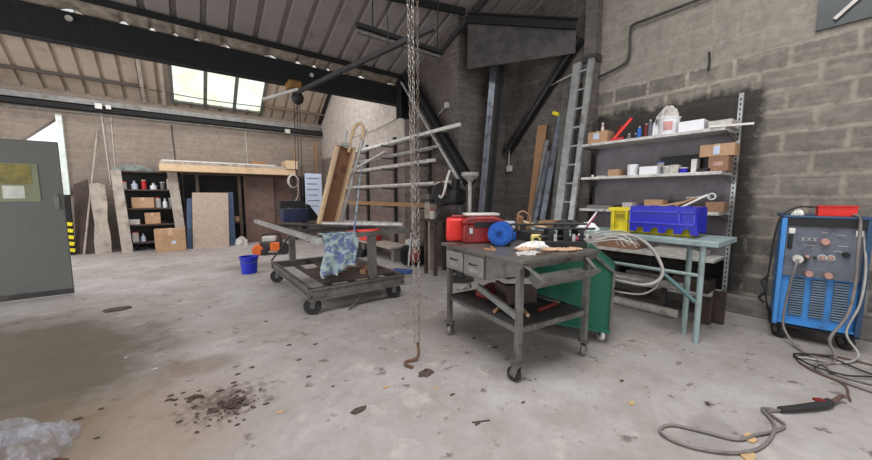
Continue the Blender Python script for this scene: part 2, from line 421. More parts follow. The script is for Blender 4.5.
for x in (-.62, -.22):
    b = MB().bar(on_slope(x, .3, -.06), on_slope(x, .97, -.06), .07, .05)
    tag(b.build('roof_bar', 'wood_grey'), 'pale upright bar on the back roof slope, ' + ('further left of the two beside the glazing' if x < -.5 else 'right beside the glazing frame'), 'beam')
ev = thing('eaves_beam', 'dark boxed steel beam along the top of the back wall', 'beam', (0, 11.5, 3.4))
MB().span((XL, 11.44, 3.50), (XK, 11.6, 3.62)).build('gutter', 'grey_steel', ev)
MB().span((XL, 11.40, 3.36), (XK, 11.6, 3.46)).build('box_section', 'black_steel', ev)
MB().cyl((-2.9, 11.36, 3.27), (XK, 11.36, 3.30), .018).build('conduit', 'grey_steel', ev)
MB().box((2.75, 11.34, 3.36), (.14, .1, .13)).build('junction_box', 'offwhite', ev)
b = MB().bar((3.8, 10.35, 4.55), (3.8, 11.5, 3.75), .09, .06)
tag(b.build('roof_bar', 'black_steel'), 'dark sloping bar where the back roof meets the side wall', 'beam')
# hanging post, knee brace at the right end of the valley beam
b = MB(); ibeam(b, (3.74, 6.08, 2.95), (3.74, 6.08, 3.75), .2, .2, up=(1, 0, 0))
tag(b.build('steel_post', 'black_steel'), 'short black steel post at the right end of the valley beam', 'post')
kb = thing('raking_beam', 'black steel beam raking down the rack wall from the valley beam end', 'beam', (3.7, 4.9, 2.6))
b = MB(); ibeam(b, (3.70, 5.85, 3.75), (3.70, 3.98, 1.55), .16, .14, up=(1, 0, 0)); b.build('beam', 'black_steel', kb)
b = MB().bar((3.60, 5.90, 3.60), (3.60, 4.10, 1.56), .02, .05, up=(1, 0, 0)); b.build('pale_edge', 'pale_tube', kb)
# trimmer with sooty sheet over the alcove
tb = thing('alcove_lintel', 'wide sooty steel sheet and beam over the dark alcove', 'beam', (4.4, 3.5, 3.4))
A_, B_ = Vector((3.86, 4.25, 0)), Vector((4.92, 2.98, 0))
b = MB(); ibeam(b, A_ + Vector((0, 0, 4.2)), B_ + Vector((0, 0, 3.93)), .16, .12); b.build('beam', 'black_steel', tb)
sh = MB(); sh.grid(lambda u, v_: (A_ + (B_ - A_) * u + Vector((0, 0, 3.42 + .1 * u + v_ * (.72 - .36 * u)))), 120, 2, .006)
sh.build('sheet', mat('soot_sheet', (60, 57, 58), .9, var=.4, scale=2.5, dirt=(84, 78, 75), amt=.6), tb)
pr_ = thing('block_pier', 'dark sooty block pier beside the top left of the shelving', 'pier', (5.02, 2.66, 0))
MB().span((4.99, 2.70, 0), (XR - .001, 2.88, 4.8)).build('shaft', sm_m, pr_)
MB().span((4.97, 2.68, 3.35), (XR - .001, 2.90, 3.45)).build('band', 'dark_steel', pr_)
b = MB(); ibeam(b, (5.06, 3.0, 3.8), (5.06, 4.42, 2.2), .14, .14, up=(1, 0, 0))
tag(b.build('diagonal_brace', 'dark_steel'), 'dark diagonal brace rising from alcove wall to the pier top', 'beam')
# roof truss members of the front bay
def strut(a, c, w, h, m, label, name='roof_strut'):
    b = MB().bar(a, c, w, h); return tag(b.build(name, m), label, 'beam')
strut((1.50, 5.5, 2.93), (1.95, 2.6, 2.90), .045, .05, 'dark_steel', 'long grey steel bar slanting across in front of the valley beam')
strut((3.95, 4.2, 4.30), (3.95, 1.2, 5.45), .06, .09, 'dark_steel', 'black rafter above the left edge of the alcove')
strut((3.86, 4.95, 3.92), (3.86, 4.25, 4.2), .06, .08, 'dark_steel', 'black rafter foot at top left of the alcove lintel')
hb = thing('hanging_bar', 'short dark angle bar hung level below the roof sheets', 'bar', (2.5, 4, 3.42))
MB().bar((1.82, 4, 3.42), (3.15, 4, 3.42), .06, .05).build('angle', 'black_steel', hb)
MB().bar((1.84, 4.03, 3.36), (3.1, 4.03, 3.36), .05, .03).build('lamp_batten', 'grey_steel', hb)
for x in (2.03, 3.05): MB().cyl((x, 4, 3.44), (x + .02, 4, roofz(4)), .008).build('rod', 'black_steel', hb)
b = MB().cyl((2.03, 3.6, 3.05), (1.98, 3.6, roofz(3.6)), .006); tag(b.build('hanging_rope', 'black'), 'thin dark rope hanging from the roof beside the angle bar', 'rope')
strut((2.6, 4.6, 4.28), (3.84, 4.3, 4.32), .06, .1, 'black_steel', 'black purlin meeting the lintel end, above the hanging bar')

# ------------------------------------------------------------------ left: steel panel, poster, opening side
pn = thing('steel_door_panel', 'large flat grey steel door panel standing at far left', 'door panel', (-2.3, 6.6, 0))
MB().span((-3.6, 6.6, .02), (-1.27, 6.64, 2.06)).build('leaf', mat('panel_grey', (94, 94, 90), .6, 0, var=.06, dirt=(86, 86, 82), amt=.2, scale=1.5), pn, bevel=.006)
MB().box((-1.33, 6.59, 1.28), (.045, .03, .2)).build('latch_plate', 'grey_steel', pn)
MB().span((-3.6, 6.585, .02), (-1.27, 6.6, .09)).build('kick_strip', 'dark_steel', pn)
po = thing('wall_poster', 'faded yellow green poster with a white block on the grey panel', 'poster', (-1.7, 6.58, 1.5))
def poster_mat():
    t = NT('poster'); v = t.coord()
    col = t.ramp(t.noise(v, 5, 5), .35, .65, srgb((84, 86, 48)), srgb((150, 132, 56)))
    t.l(col, t.b.inputs['Base Color']); return t.m
MB().span((-2.15, 6.592, 1.28), (-1.47, 6.597, 1.76)).build('sheet', mat('poster_base', (124, 126, 100), .7, var=.1), po)
MB().span((-2.13, 6.589, 1.50), (-1.53, 6.592, 1.75)).build('picture', poster_mat(), po)
MB().span((-1.78, 6.589, 1.32), (-1.60, 6.592, 1.48)).build('text_block', mat('poster_white', (190, 190, 180), .7), po)
hz = thing('marker_post', 'dark post banded with yellow and black hazard tape beside the steel panel', 'post', (-2.08, 11.1, 0))
MB().span((-2.13, 11.08, 0), (-2.04, 11.16, 1.38)).build('post', 'black_steel', hz)
for k in range(5): MB().box((-2.10, 11.07, .12 + k * .15), (.13, .02, .08), (0, R(12), 0)).build('hazard_band', 'yellow', hz)
b = MB().cyl((-1.89, 10.98, 0.0), (-1.54, 11.56, 2.93), .02)
tag(b.build('leaning_pole', 'wood_grey'), 'long pale pole leaning on the back wall left of the conduits', 'pole')
for i, (x, x2) in enumerate(((-1.45, -1.40), (-1.28, -1.30))):
    t_ = thing('cable_conduit', 'pale conduit dropping from its junction box on the back wall, ' + ('left one' if i == 0 else 'right one') + ' of the pair', 'conduit', (x, 11.55, 2), 0)
    MB().cyl((x, 11.586, 3.45), (x2, 11.586, 1.6), .014 if i == 0 else .01).build('pipe', 'offwhite', t_)
    MB().box((x, 11.34, 3.47), (.12 - i * .03, .06, .12 - i * .03)).build('junction_box', 'white_paint', t_)
b = MB().cyl((-.12, 11.588, 3.25), (-.08, 11.588, 2.15), .012); tag(b.build('cable_conduit', 'dark_steel'), 'thin dark conduit on the back wall above the timber stack', 'conduit')
b = MB().cyl((1.62, 11.59, 3.3), (1.64, 11.59, 2.2), .01); tag(b.build('cable_conduit', 'offwhite'), 'thin white conduit on the back wall below the roof glazing', 'conduit')

# ------------------------------------------------------------------ back row of sheets, shelves and boards
def board(name, label, cat, quad, th, m, group=None):
    """a board given by its four front corners, thickness going back"""
    b = MB(); f = [b.v(p) for p in quad]; n = (Vector(quad[1]) - Vector(quad[0])).cross(Vector(quad[3]) - Vector(quad[0])).normalized()
    if n.y < 0: n = -n
    k = [b.v(Vector(p) + n * th) for p in quad]
    b.face(f); b.face(k[::-1])
    for i in range(4): b.face((f[i], k[i], k[(i + 1) % 4], f[(i + 1) % 4]))
    return tag(b.build(name, m), label, cat, group)
for i, x in enumerate((-2.0, -1.92, -1.8)):
    board('leaning_board', 'dark board leaning on the back wall left of the pale slab, %s' % ('leftmost', 'middle one', 'nearest the slab')[i], 'board',
          [(x - .05, 11.15 - i * .05, 0), (x + .22, 11.15 - i * .05, 0), (x + .22, 11.45 - i * .05, 1.75 - i * .14), (x - .02, 11.45 - i * .05, 1.62 - i * .1)], .025, 'wood_dark')
b = MB().prism([(-1.70, 0), (-1.42, 0), (-1.41, .4), (-1.44, .8), (-1.41, 1.2), (-1.42, 1.6), (-1.55, 1.66), (-1.69, 1.62), (-1.68, 1.1), (-1.66, .7), (-1.70, .3)], 'Y', 10.95, 11.02)
tag(b.build('timber_slab', 'wood_grey'), 'pale wavy-edged timber slab standing left of the wooden rack', 'board')
sr = thing('wooden_rack', 'wooden rack with wide pale posts and dark shelves of clutter', 'rack', (-.6, 10.95, 0))
for q in ([(-1.22, 10.75, 0), (-1.02, 10.75, 0), (-1.12, 10.85, 1.955), (-1.30, 10.85, 1.955)], [(-.16, 10.75, 0), (.04, 10.75, 0), (-.07, 10.85, 1.955), (-.27, 10.85, 1.955)]):
    b = MB(); f = [b.v(p) for p in q]; k = [b.v((p[0], p[1] + .08, p[2])) for p in q]; b.face(f); b.face(k[::-1])
    for i in range(4): b.face((f[i], k[i], k[(i + 1) % 4], f[(i + 1) % 4]))
    b.build('post', 'wood_grey', sr)
for z in (.18, .62, 1.02, 1.48, 1.92): MB().span((-1.28, 10.9, z), (0, 11.5, z + .035)).build('shelf', 'wood_dark', sr)
MB().span((-1.3, 11.5, 0), (0.02, 11.53, 1.96)).build('back_panel', 'black', sr)
def carton(label, x, y, z, w, d, h, rz=0, m='cardboard', name='cardboard_box', tape=True, cat='box', lab=None, group=None):
    t_ = thing(name, label, cat, (x, y, z), rz, group)
    MB().box((0, 0, h / 2), (w, d, h)).build('body', m, t_, world=False, bevel=min(w, d, h) * .03)
    if tape:
        MB().box((0, 0, h + .0015), (w * .16, d * 1.0, .002)).build('tape', 'leather', t_, world=False)
        MB().box((0, -d / 2 - .0015, h * .86), (w * .16, .002, h * .28)).build('tape', 'leather', t_, world=False)
    if lab: MB().box((w * lab[0], -d / 2 - .002, h * lab[1]), (w * lab[2], .003, h * lab[3])).build('label', 'paper_blue' if len(lab) < 5 else lab[4], t_, world=False)
    return t_
def carton_x(label, *a, **k):   # same box turned so that its front faces -X
    return carton(label, *a, rz=k.pop('rz', 0) - PI / 2, **k)
carton('large taped carton on the floor in front of the wooden rack', -.29, 10.55, 0, .60, .32, .55, lab=(.1, .4, .14, .14))
carton('small carton stacked behind the large one, low in the wooden rack', -.62, 11.1, .656, .3, .3, .28)
carton('open orange-brown carton on the upper shelf of the wooden rack', -.78, 11.1, 1.055, .42, .3, .26, m='cardboard')
carton('pale flat carton on middle shelf of the wooden rack, left side', -1.0, 11.08, .656, .26, .25, .12, m='offwhite', tape=False)
random.seed(3)
nmz = [('bottle', 'white_plastic'), ('tin', 'red'), ('tin', 'offwhite'), ('jar', 'dark_red'), ('tin', 'grey_steel'), ('bottle', 'paper_blue')]
rows = [(1.516, [(-1.12, 2), (-.92, 5), (-.74, 1), (-.56, 0), (-.38, 4), (-.24, 2)]), (1.056, [(-.50, 2), (-.36, 0), (-.22, 4), (-1.16, 4)]), (.216, [(-1.12, 4), (-.98, 2), (-.84, 5)])]
rn = {1.516: 'top shelf', 1.056: 'second shelf', .216: 'bottom shelf'}
pos = ['first', 'second', 'third', 'fourth', 'fifth', 'sixth']
for z, L in rows:
    order = sorted(L)
    for x, k in L:
        nm, m = nmz[k]; h = random.uniform(.14, .26); r = random.uniform(.045, .075)
        t_ = thing(nm, '%s %s on the %s of the wooden rack, %s from left' % ({'white_plastic': 'white', 'red': 'red', 'offwhite': 'cream', 'dark_red': 'dark red', 'grey_steel': 'grey', 'paper_blue': 'pale blue'}[m], nm, rn[z], pos[order.index((x, k))]), nm, (x, 11.08, z))
        if nm == 'bottle': MB().lathe([(0, 0), (r, 0), (r, h * .65), (r * .35, h * .82), (r * .35, h), (0, h)], seg=14).build('body', m, t_, world=False)
        else: MB().lathe([(0, 0), (r, 0), (r, h), (0, h)], seg=16).build('body', m, t_, world=False)
        MB().lathe([(r * .3, h + .001), (r * (.42 if nm == 'bottle' else 1.04), h + .001), (r * (.42 if nm == 'bottle' else 1.04), h + .022), (0, h + .022)], seg=14).build('lid', 'offwhite' if m != 'offwhite' else 'red', t_, world=False)
def heap(name, label, cat, c, r, m, n=26, seed=1, parts=('lump',)):
    """a crumpled mound"""
    random.seed(seed); b = MB()
    ph = [random.uniform(0, 6.28) for _ in range(8)]
    def f(u, v_):
        a = 2 * PI * u; s = math.sin(v_ * PI / 2); k = 1 + .14 * math.sin(5 * a + ph[0] + 3 * v_) + .10 * math.sin(9 * a + ph[1] - 7 * v_) + .05 * math.sin(17 * a + ph[2] + 11 * v_)
        return (c[0] + r[0] * k * s * math.cos(a), c[1] + r[1] * k * s * math.sin(a), c[2] + max(0, r[2] * math.cos(v_ * PI / 2) * (1 + .18 * math.sin(4 * a + ph[3] + 5 * v_) + .12 * math.sin(11 * a + ph[4]))))
    b.grid(f, 48, 14)
    bmesh.ops.remove_doubles(b.bm, verts=b.bm.verts, dist=.0005)
    return tag(b.build(name, m), label, cat)
heap('dust_sheet', 'crumpled grey dust sheet lying on top of the wooden rack', 'cloth', (-.92, 11.15, 1.956), (.36, .24, .13), mat('dust_sheet', (122, 128, 124), .9, var=.3), seed=2)
heap('rubbish_bag', 'dark rubbish bag on the rack floor behind the large carton', 'bag', (-.80, 11.12, .0), (.24, .16, .11), 'black', seed=5)
for x, z, rx, m_, lb in ((-.5, .656, .16, 'wood_dark', 'dark rag bundled on the second lowest shelf of the wooden rack'), (-.95, .216, .14, 'dark_steel', 'grey rag heaped on the bottom shelf of the wooden rack'), (-.98, 1.516, .12, 'black', 'black rag behind the jars on the top shelf of wooden rack')):
    heap('rag', lb, 'cloth', (x, 11.3, z), (rx, .12, .12), m_, seed=int(x * -100))
# timber stack
ts = thing('timber_stack_support', 'dark storage bay frame carrying the long timber boards', 'frame', (1.6, 11.1, 0))
for x in (.30, 1.25, 2.72): MB().span((x, 10.75, 0), (x + .07, 10.82, 1.955)).build('post', 'wood_dark', ts)
MB().span((0.06, 11.5, 0), (3.3, 11.53, 1.95)).build('back_panel', mat('very_dark', (40, 36, 36), .8), ts)
MB().span((0.06, 10.74, 1.90), (3.1, 10.80, 1.955)).build('rail', 'wood_dark', ts)
bt = [(-.40, 2.72, 10.50, 1.96, .17, 'wood_pale', 'lowest pale board of the long timber stack'), (-.38, 2.45, 10.53, 2.132, .07, 'wood_grey', 'middle greyish board of the long timber stack'), (-.35, 2.2, 10.56, 2.204, .03, 'white_paint', 'white sheet lying on top of the long timber stack')]
for x0, x1, y, z, h, m, lb in bt:
    tag(MB().span((x0, y, z), (x1, y + .8, z + h)).build('timber_board', m, bevel=.004), lb, 'board')
tag(MB().span((2.47, 10.46, 2.134), (2.78, 11.1, 2.38)).build('timber_block', 'wood_pale', bevel=.006), 'pale timber block on the right end of the timber stack', 'block')
tag(MB().span((1.6, 10.6, 2.236), (2.0, 10.9, 2.32)).build('timber_block', 'wood_mid', bevel=.006), 'small brown offcut lying on top of the timber stack', 'block')
board('chipboard_panel', 'pale brown chipboard panel leaning in front of the timber bay', 'board', [(.14, 10.5, 0), (.93, 10.45, 0), (1.0, 10.68, 1.44), (.21, 10.72, 1.44)], .022, 'chipboard')
for i, q in enumerate(([(.02, 10.62, 0), (.13, 10.62, 0), (.2, 10.85, 1.3), (.09, 10.85, 1.28)], [(.94, 10.62, 0), (1.10, 10.62, 0), (1.13, 10.85, 1.46), (1.0, 10.85, 1.46)])):
    board('blue_board', 'blue edged board standing at the %s of the chipboard panel' % ('left' if i == 0 else 'right'), 'board', q, .03, mat('faded_blue', (62, 82, 108), .6))
dr = thing('brown_door', 'brown door leaning under the right end of the timber stack', 'door', (2.1, 11.1, 0))
MB().span((1.42, 10.98, 0.0), (2.2, 11.03, 1.93)).build('leaf', 'brown_door', dr, bevel=.004)
dr2 = thing('brown_door', 'second brown door right of the first, behind the dark tool box', 'door', (2.6, 11.2, 0))
MB().span((2.2, 11.1, 0.0), (3.0, 11.15, 1.98)).build('leaf', 'brown_door', dr2, bevel=.004)
for d_, x, y in ((dr, 2.12, 10.96), (dr2, 2.3, 11.08)): MB().cyl((x, y - .03, .98), (x, y + .02, .98), .03).build('door_knob', 'grey_steel', d_)
heap('rubbish_bag', 'pale rubbish bag on the floor between chipboard and brown door', 'bag', (1.24, 10.5, 0), (.15, .14, .2), 'offwhite', seed=9)
carton('small carton on a ledge in the dark gap beside brown door', 1.26, 11.2, .62, .16, .2, .14)
b = MB().span((1.15, 11.0, .58), (1.4, 11.45, .615)); tag(b.build('ledge', 'wood_dark'), 'dark ledge in the gap between chipboard and brown door', 'shelf')
# coiled lead and notices by the corner
b = MB()
for k in range(6): b.tube([(2.63 + (.12 + .008 * k) * math.cos(a) , 10.38 + .012 * k, 1.78 + (.17 + .006 * k) * math.sin(a)) for a in [i * PI / 6 for i in range(12)]], .008, 6, closed=True)
b.tube([(2.75, 10.38, 1.7), (2.72, 10.36, 1.35), (2.5, 10.3, 1.02), (2.3, 10.3, .98)], .012)
tag(b.build('coiled_cable', 'hose_pale'), 'coiled white lead hanging at the right end of timber stack', 'cable')
nb = thing('notice_board', 'pale blue notice sheet on a board in the far corner', 'notice', (2.9, 9.9, 1))
MB().span((2.83, 9.95, .7), (3.3, 9.97, 2.0)).build('sheet', 'paper_blue', nb)
for k in range(6): MB().span((2.88, 9.945, 1.85 - .16 * k), (3.22 - .05 * (k % 2), 9.95, 1.87 - .16 * k)).build('text_line', 'grey_steel', nb)
MB().cyl((2.87, 9.99, 0), (2.87, 9.99, 2.02), .02).build('stand', 'dark_steel', nb)
MB().cyl((3.27, 9.99, 0), (3.27, 9.99, 2.02), .02).build('stand', 'dark_steel', nb)
for i, (x, y, z, h) in enumerate(((2.85, 11.3, 0, 2.85), (2.98, 11.35, 0, 2.5), (3.55, 11.4, 0, 3.1))):
    tag(MB().bar((x, y - .1, z), (x + .06, y, h), .09, .05).build('timber_length', 'wood_mid' if i != 1 else 'wood_grey'), 'upright timber length in the far corner, %s' % ('left of the pale one', 'shortest and pale', 'tallest, against the side wall')[i], 'timber')
# small hoist under the beam
ho = thing('chain_hoist', 'small chain hoist with yellow trolley under the valley beam', 'hoist', (1.62, 6.0, 3.1))
MB().box((1.60, 6.08, 3.19), (.2, .3, .11)).build('trolley', mat('hoist_yellow', (132, 96, 40), .6), ho, bevel=.02)
MB().ball((1.64, 6.0, 2.98), (.1, .08, .11)).build('block', 'black', ho)
MB().cyl((1.62, 6.0, 3.05), (1.62, 6.0, 3.18), .02).build('hook', 'black', ho)
for k, x in enumerate((1.58, 1.63, 1.68)): MB().cyl((x, 6.0 + .02 * k, 2.95), (x - .02, 6.0, 1.75 - .2 * k), .006).build('chain', 'dark_steel', ho)
b = MB().cyl((1.02, 5.48, 2.74), (1.50, 5.44, 2.96), .024); tag(b.build('lit_bar_end', 'white_paint'), 'white bar end below the valley beam, the light on it painted in', 'tube')  # end of the slanting bar, coloured white for the light falling on it

# ------------------------------------------------------------------ floor things, middle distance
bu = thing('bucket', 'blue plastic bucket on the floor left of the wheeled frame', 'bucket', (.87, 6.62, 0))
MB().lathe([(0, 0), (.12, 0), (.145, .28), (.155, .28), (.155, .295), (.137, .295), (.113, .02), (0, .02)], seg=28).build('body', 'bucket_blue', bu, world=False)
MB().tube([(.152, 0, .27), (.11, -.11, .23), (0, -.16, .19), (-.11, -.11, .23), (-.152, 0, .27)], .005).build('handle', 'grey_steel', bu, world=False)
gn = thing('disc_cutter', 'orange and grey petrol disc cutter on the floor beside the bucket', 'tool', (1.6, 8.5, 0), R(-20))
MB().box((0, 0, .2), (.46, .3, .22)).build('engine', 'dark_steel', gn, world=False, bevel=.03)
MB().cyl((-.27, -.17, .12), (-.27, .14, .12), .12, seg=20).build('fuel_tank', 'orange', gn, world=False, bevel=.02)
MB().box((.1, -.17, .19), (.2, .06, .2)).build('cover', 'orange', gn, world=False, bevel=.02)
MB().box((-.03, 0, .36), (.3, .22, .12)).build('air_filter', 'offwhite', gn, world=False, bevel=.02)
MB().cyl((.28, -.18, .14), (.28, -.14, .14), .14, seg=20).build('wheel', 'rubber', gn, world=False)
MB().cyl((-.12, -.2, .08), (-.12, -.17, .08), .08, seg=16).build('wheel', 'rubber', gn, world=False)
MB().tube([(-.2, 0, .3), (-.15, 0, .46), (.15, 0, .46), (.22, 0, .3)], .014).build('handle', 'black', gn, world=False)

# ------------------------------------------------------------------ caster helper
def caster(parent, x, y, top, r=.06, w=.035, ang=0, wheel='rubber', fork='grey_steel'):
    c = bpy.data.objects.new('caster', None); C.objects.link(c)
    c.parent = parent; inv = wm(parent).inverted() @ Vector((x, y, 0)); c.location = inv; c.rotation_euler = (0, 0, ang)
    b = MB(); b.cyl((-w / 2, .03, r), (w / 2, .03, r), r, seg=20); b.build('wheel', wheel, c, world=False, bevel=.006)
    b = MB(); b.bar((-w / 2 - .006, .03, r * .8), (-w / 2 - .006, 0, top - .01), .05, .005, up=(1, 0, 0)); b.bar((w / 2 + .006, .03, r * .8), (w / 2 + .006, 0, top - .01), .05, .005, up=(1, 0, 0))
    b.box((0, 0, top - .006), (w + .05, .07, .012)); b.cyl((-w / 2 - .012, .03, r), (w / 2 + .012, .03, r), .01, seg=8)
    b.build('fork', fork, c, world=False)

# ------------------------------------------------------------------ wheeled steel frame (assembly cart)
ct = thing('wheeled_steel_frame', 'long low wheeled welding frame with open top rails and timber deck', 'trolley', (1.65, 4.7, 0))
b = MB(); zt = .27
for x in (1.08, 2.26): ibeam(b, (x, 3.72, zt), (x, 5.68, zt), .1, .06)
ibeam(b, (1.05, 3.74, zt - .02), (2.29, 3.74, zt - .02), .14, .06); ibeam(b, (1.05, 5.66, zt), (2.29, 5.66, zt), .1, .06)
b.build('base_frame', 'cart_steel', ct)
for x in (1.32, 1.62, 1.92): MB().bar((x, 3.77, zt + .03), (x, 5.62, zt + .03), .05, .04).build('base_rail', 'dark_steel', ct)
MB().span((1.25, 3.8, .33), (2.2, 4.7, .35)).build('deck_board', 'wood_dark', ct)
for x, y in ((1.14, 3.8), (2.2, 3.8), (1.14, 5.6), (2.2, 5.6)): caster(ct, x, y, .22, .098, .05, ang=R(random.choice((-40, 25, 60))))
for x, y in ((1.86, 3.80), (1.34, 5.55), (2.2, 5.6)): MB().bar((x, y, .18 if y < 4 else .3), (x, y, .85), .1, .08).build('post', 'cart_steel', ct)
MB().bar((1.10, 3.45, .89), (1.05, 6.9, .89), .06, .055).build('top_rail', 'alu', ct)
MB().bar((2.36, 3.75, .89), (2.36, 5.8, .89), .06, .055).build('top_rail', 'cart_steel', ct)
MB().bar((1.14, 3.75, .885), (2.5, 3.82, .885), .05, .055).build('top_rail', 'cart_steel', ct)
MB().bar((1.08, 5.6, .885), (2.4, 5.6, .885), .05, .055).build('top_rail', 'dark_steel', ct)
MB().bar((1.08, 4.6, .885), (2.33, 4.62, .885), .05, .05).build('cross_rail', 'dark_steel', ct)
MB().bar((1.32, 5.3, .84), (1.1, 5.9, .30), .02, .02).build('prop_rod', 'dark_steel', ct)
MB().bar((1.86, 3.8, .3), (1.5, 3.7, .0), .02, .02).build('prop_rod', 'grey_steel', ct)
for i, (x0, y0, x1, y1, r, m) in enumerate(((1.62, 4.9, 2.44, 4.0, .028, 'pale_tube'), (1.9, 5.3, 2.60, 4.25, .022, 'alu'), (1.2, 5.3, 1.75, 4.2, .02, 'dark_steel'))):
    tag(MB().cyl((x0, y0, .92 + r), (x1, y1, .92 + r), r).build('steel_tube', m), 'loose %s lying across the wheeled frame, %s' % (('thick pale tube', 'shiny aluminium tube', 'thin dark tube')[i], ('nearest the front post', 'furthest back', 'left of the towel')[i]), 'tube')
tb_ = thing('tool_box', 'dark navy metal tool box open on the wheeled frame', 'tool box', (1.5, 5.95, .93))
MB().box((0.0, 0, .1), (.42, .26, .22)).build('body', 'box_navy', tb_, world=False, bevel=.01)
b = MB().prism([(-.22, .22), (.2, .22), (.17, .34), (-.2, .34)], 'Y', .02, .13); b.build('lid', 'black', tb_, world=False)
MB().prism([(.22, 0), (.5, 0), (.5, .05), (.36, .08), (.22, .28)], 'Y', -.08, .1).build('side_bracket', 'black', tb_, world=False)
tw = MB()
def tf(u, v_):
    x = 1.20 + .40 * u; z = .925 - v_ * (.46 if u < .5 else .40) + .02 * math.sin(u * 9) * v_
    return (x + .03 * math.sin(v_ * 5), 3.685 + .02 * math.sin(u * 14 + v_ * 3) * v_ - .02 * v_, z)
tw.grid(tf, 40, 24)
tw.grid(lambda u, v_: (1.20 + .4 * u, 3.685 + .14 * v_, .925 + .004 * math.sin(u * 20)), 40, 4)
def towel_mat():
    t = NT('towel'); v = t.coord(); vo = t.n('ShaderNodeTexVoronoi'); vo.inputs['Scale'].default_value = 14; t.l(v, vo.inputs['Vector'])
    c = t.ramp(vo.outputs['Distance'], .2, .55, srgb((88, 112, 124)), srgb((158, 172, 172)))
    c = t.mix(t.ramp(t.noise(v, 11), .5, .56), c, srgb((98, 106, 146))); t.l(c, t.b.inputs['Base Color']); t.b.inputs['Roughness'].default_value = .95; return t.m
bmesh.ops.remove_doubles(tw.bm, verts=tw.bm.verts, dist=.001); bmesh.ops.recalc_face_normals(tw.bm, faces=tw.bm.faces); bmesh.ops.solidify(tw.bm, geom=list(tw.bm.faces), thickness=.006)
tag(tw.build('towel', towel_mat()), 'blue green floral towel hanging over the wheeled frame rail', 'towel')
for i, (a_, c_, w_, m_, lb) in enumerate((((1.3, 4.0), (1.95, 4.5), .03, 'alu', 'bright flat offcut lying on the timber deck of the wheeled frame'), ((1.4, 4.55), (2.1, 4.1), .025, 'rust', 'rusty angle offcut crossing the deck of the wheeled frame'), ((1.8, 3.95), (2.15, 4.3), .05, 'wood_mid', 'short timber offcut on the deck beside the front post'))):
    tag(MB().bar((*a_, .351 + w_ * .5 + .03 * (i == 1)), (*c_, .351 + w_ * .5 + .03 * (i == 1)), w_ * 1.5, w_).build('offcut', m_), lb, 'offcut')
# timber trough standing on the frame
def pt(a, b, t): return Vector(a) + (Vector(b) - Vector(a)) * t
tr = thing('timber_channel', 'tall timber channel of two pale edges and brown back, leaning upright', 'timber', (2.1, 5.9, .9))
lo, hi = Vector((1.74, 5.1, .93)), Vector((1.985, 4.9, 2.08))
b = MB().bar(lo, hi, .24, .02, up=(0, -1, 0)); b.build('back', 'wood_brown', tr)
for sx in (-.13, .13): MB().bar(lo + Vector((sx, -.05, 0)), hi + Vector((sx, -.05, 0)), .035, .12, up=(0, -1, 0)).build('edge_board', 'wood_pale', tr)
hp = thing('hooped_tube', 'aluminium tube and wooden hoop leaning beside the timber channel', 'tube', (2.0, 5.0, .9))
MB().tube([(1.98, 5.1, .95), (2.14, 4.95, 1.7), (2.28, 4.8, 2.36)], .026, 10).build('tube', 'pale_tube', hp)
MB().tube([(2.03, 4.86, 2.0), (2.09, 4.86, 2.25), (2.15, 4.85, 2.40), (2.21, 4.82, 2.44), (2.25, 4.8, 2.37), (2.24, 4.8, 2.2)], .024, 10).build('hoop', 'wood_pale', hp)
cl = thing('clamp', 'small chrome clamp on top of the timber channel', 'clamp', (1.98, 4.86, 2.08))
MB().box((1.98, 4.86, 2.11), (.12, .05, .05)).build('body', 'alu', cl); MB().cyl((1.99, 4.86, 2.13), (2.01, 4.86, 2.28), .012).build('screw', 'alu', cl); MB().ball((2.01, 4.86, 2.29), .02).build('knob', 'alu', cl)

def pot(label, y, r, h, z, m, x=4.7, name='tub', cat='tub', lid=None):
    t_ = thing(name, label, cat, (x, y, z)); MB().lathe([(0, 0), (r * .9, 0), (r, h), (r * .88, h), (r * .8, .01), (0, .01)] if lid is None else [(0, 0), (r * .9, 0), (r, h), (0, h)], seg=22).build('body', m, t_, world=False)
    if lid: MB().lathe([(0, h + .001), (r * 1.05, h + .001), (r * 1.05, h + .015), (0, h + .015)], seg=22).build('lid', lid, t_, world=False)
    return t_
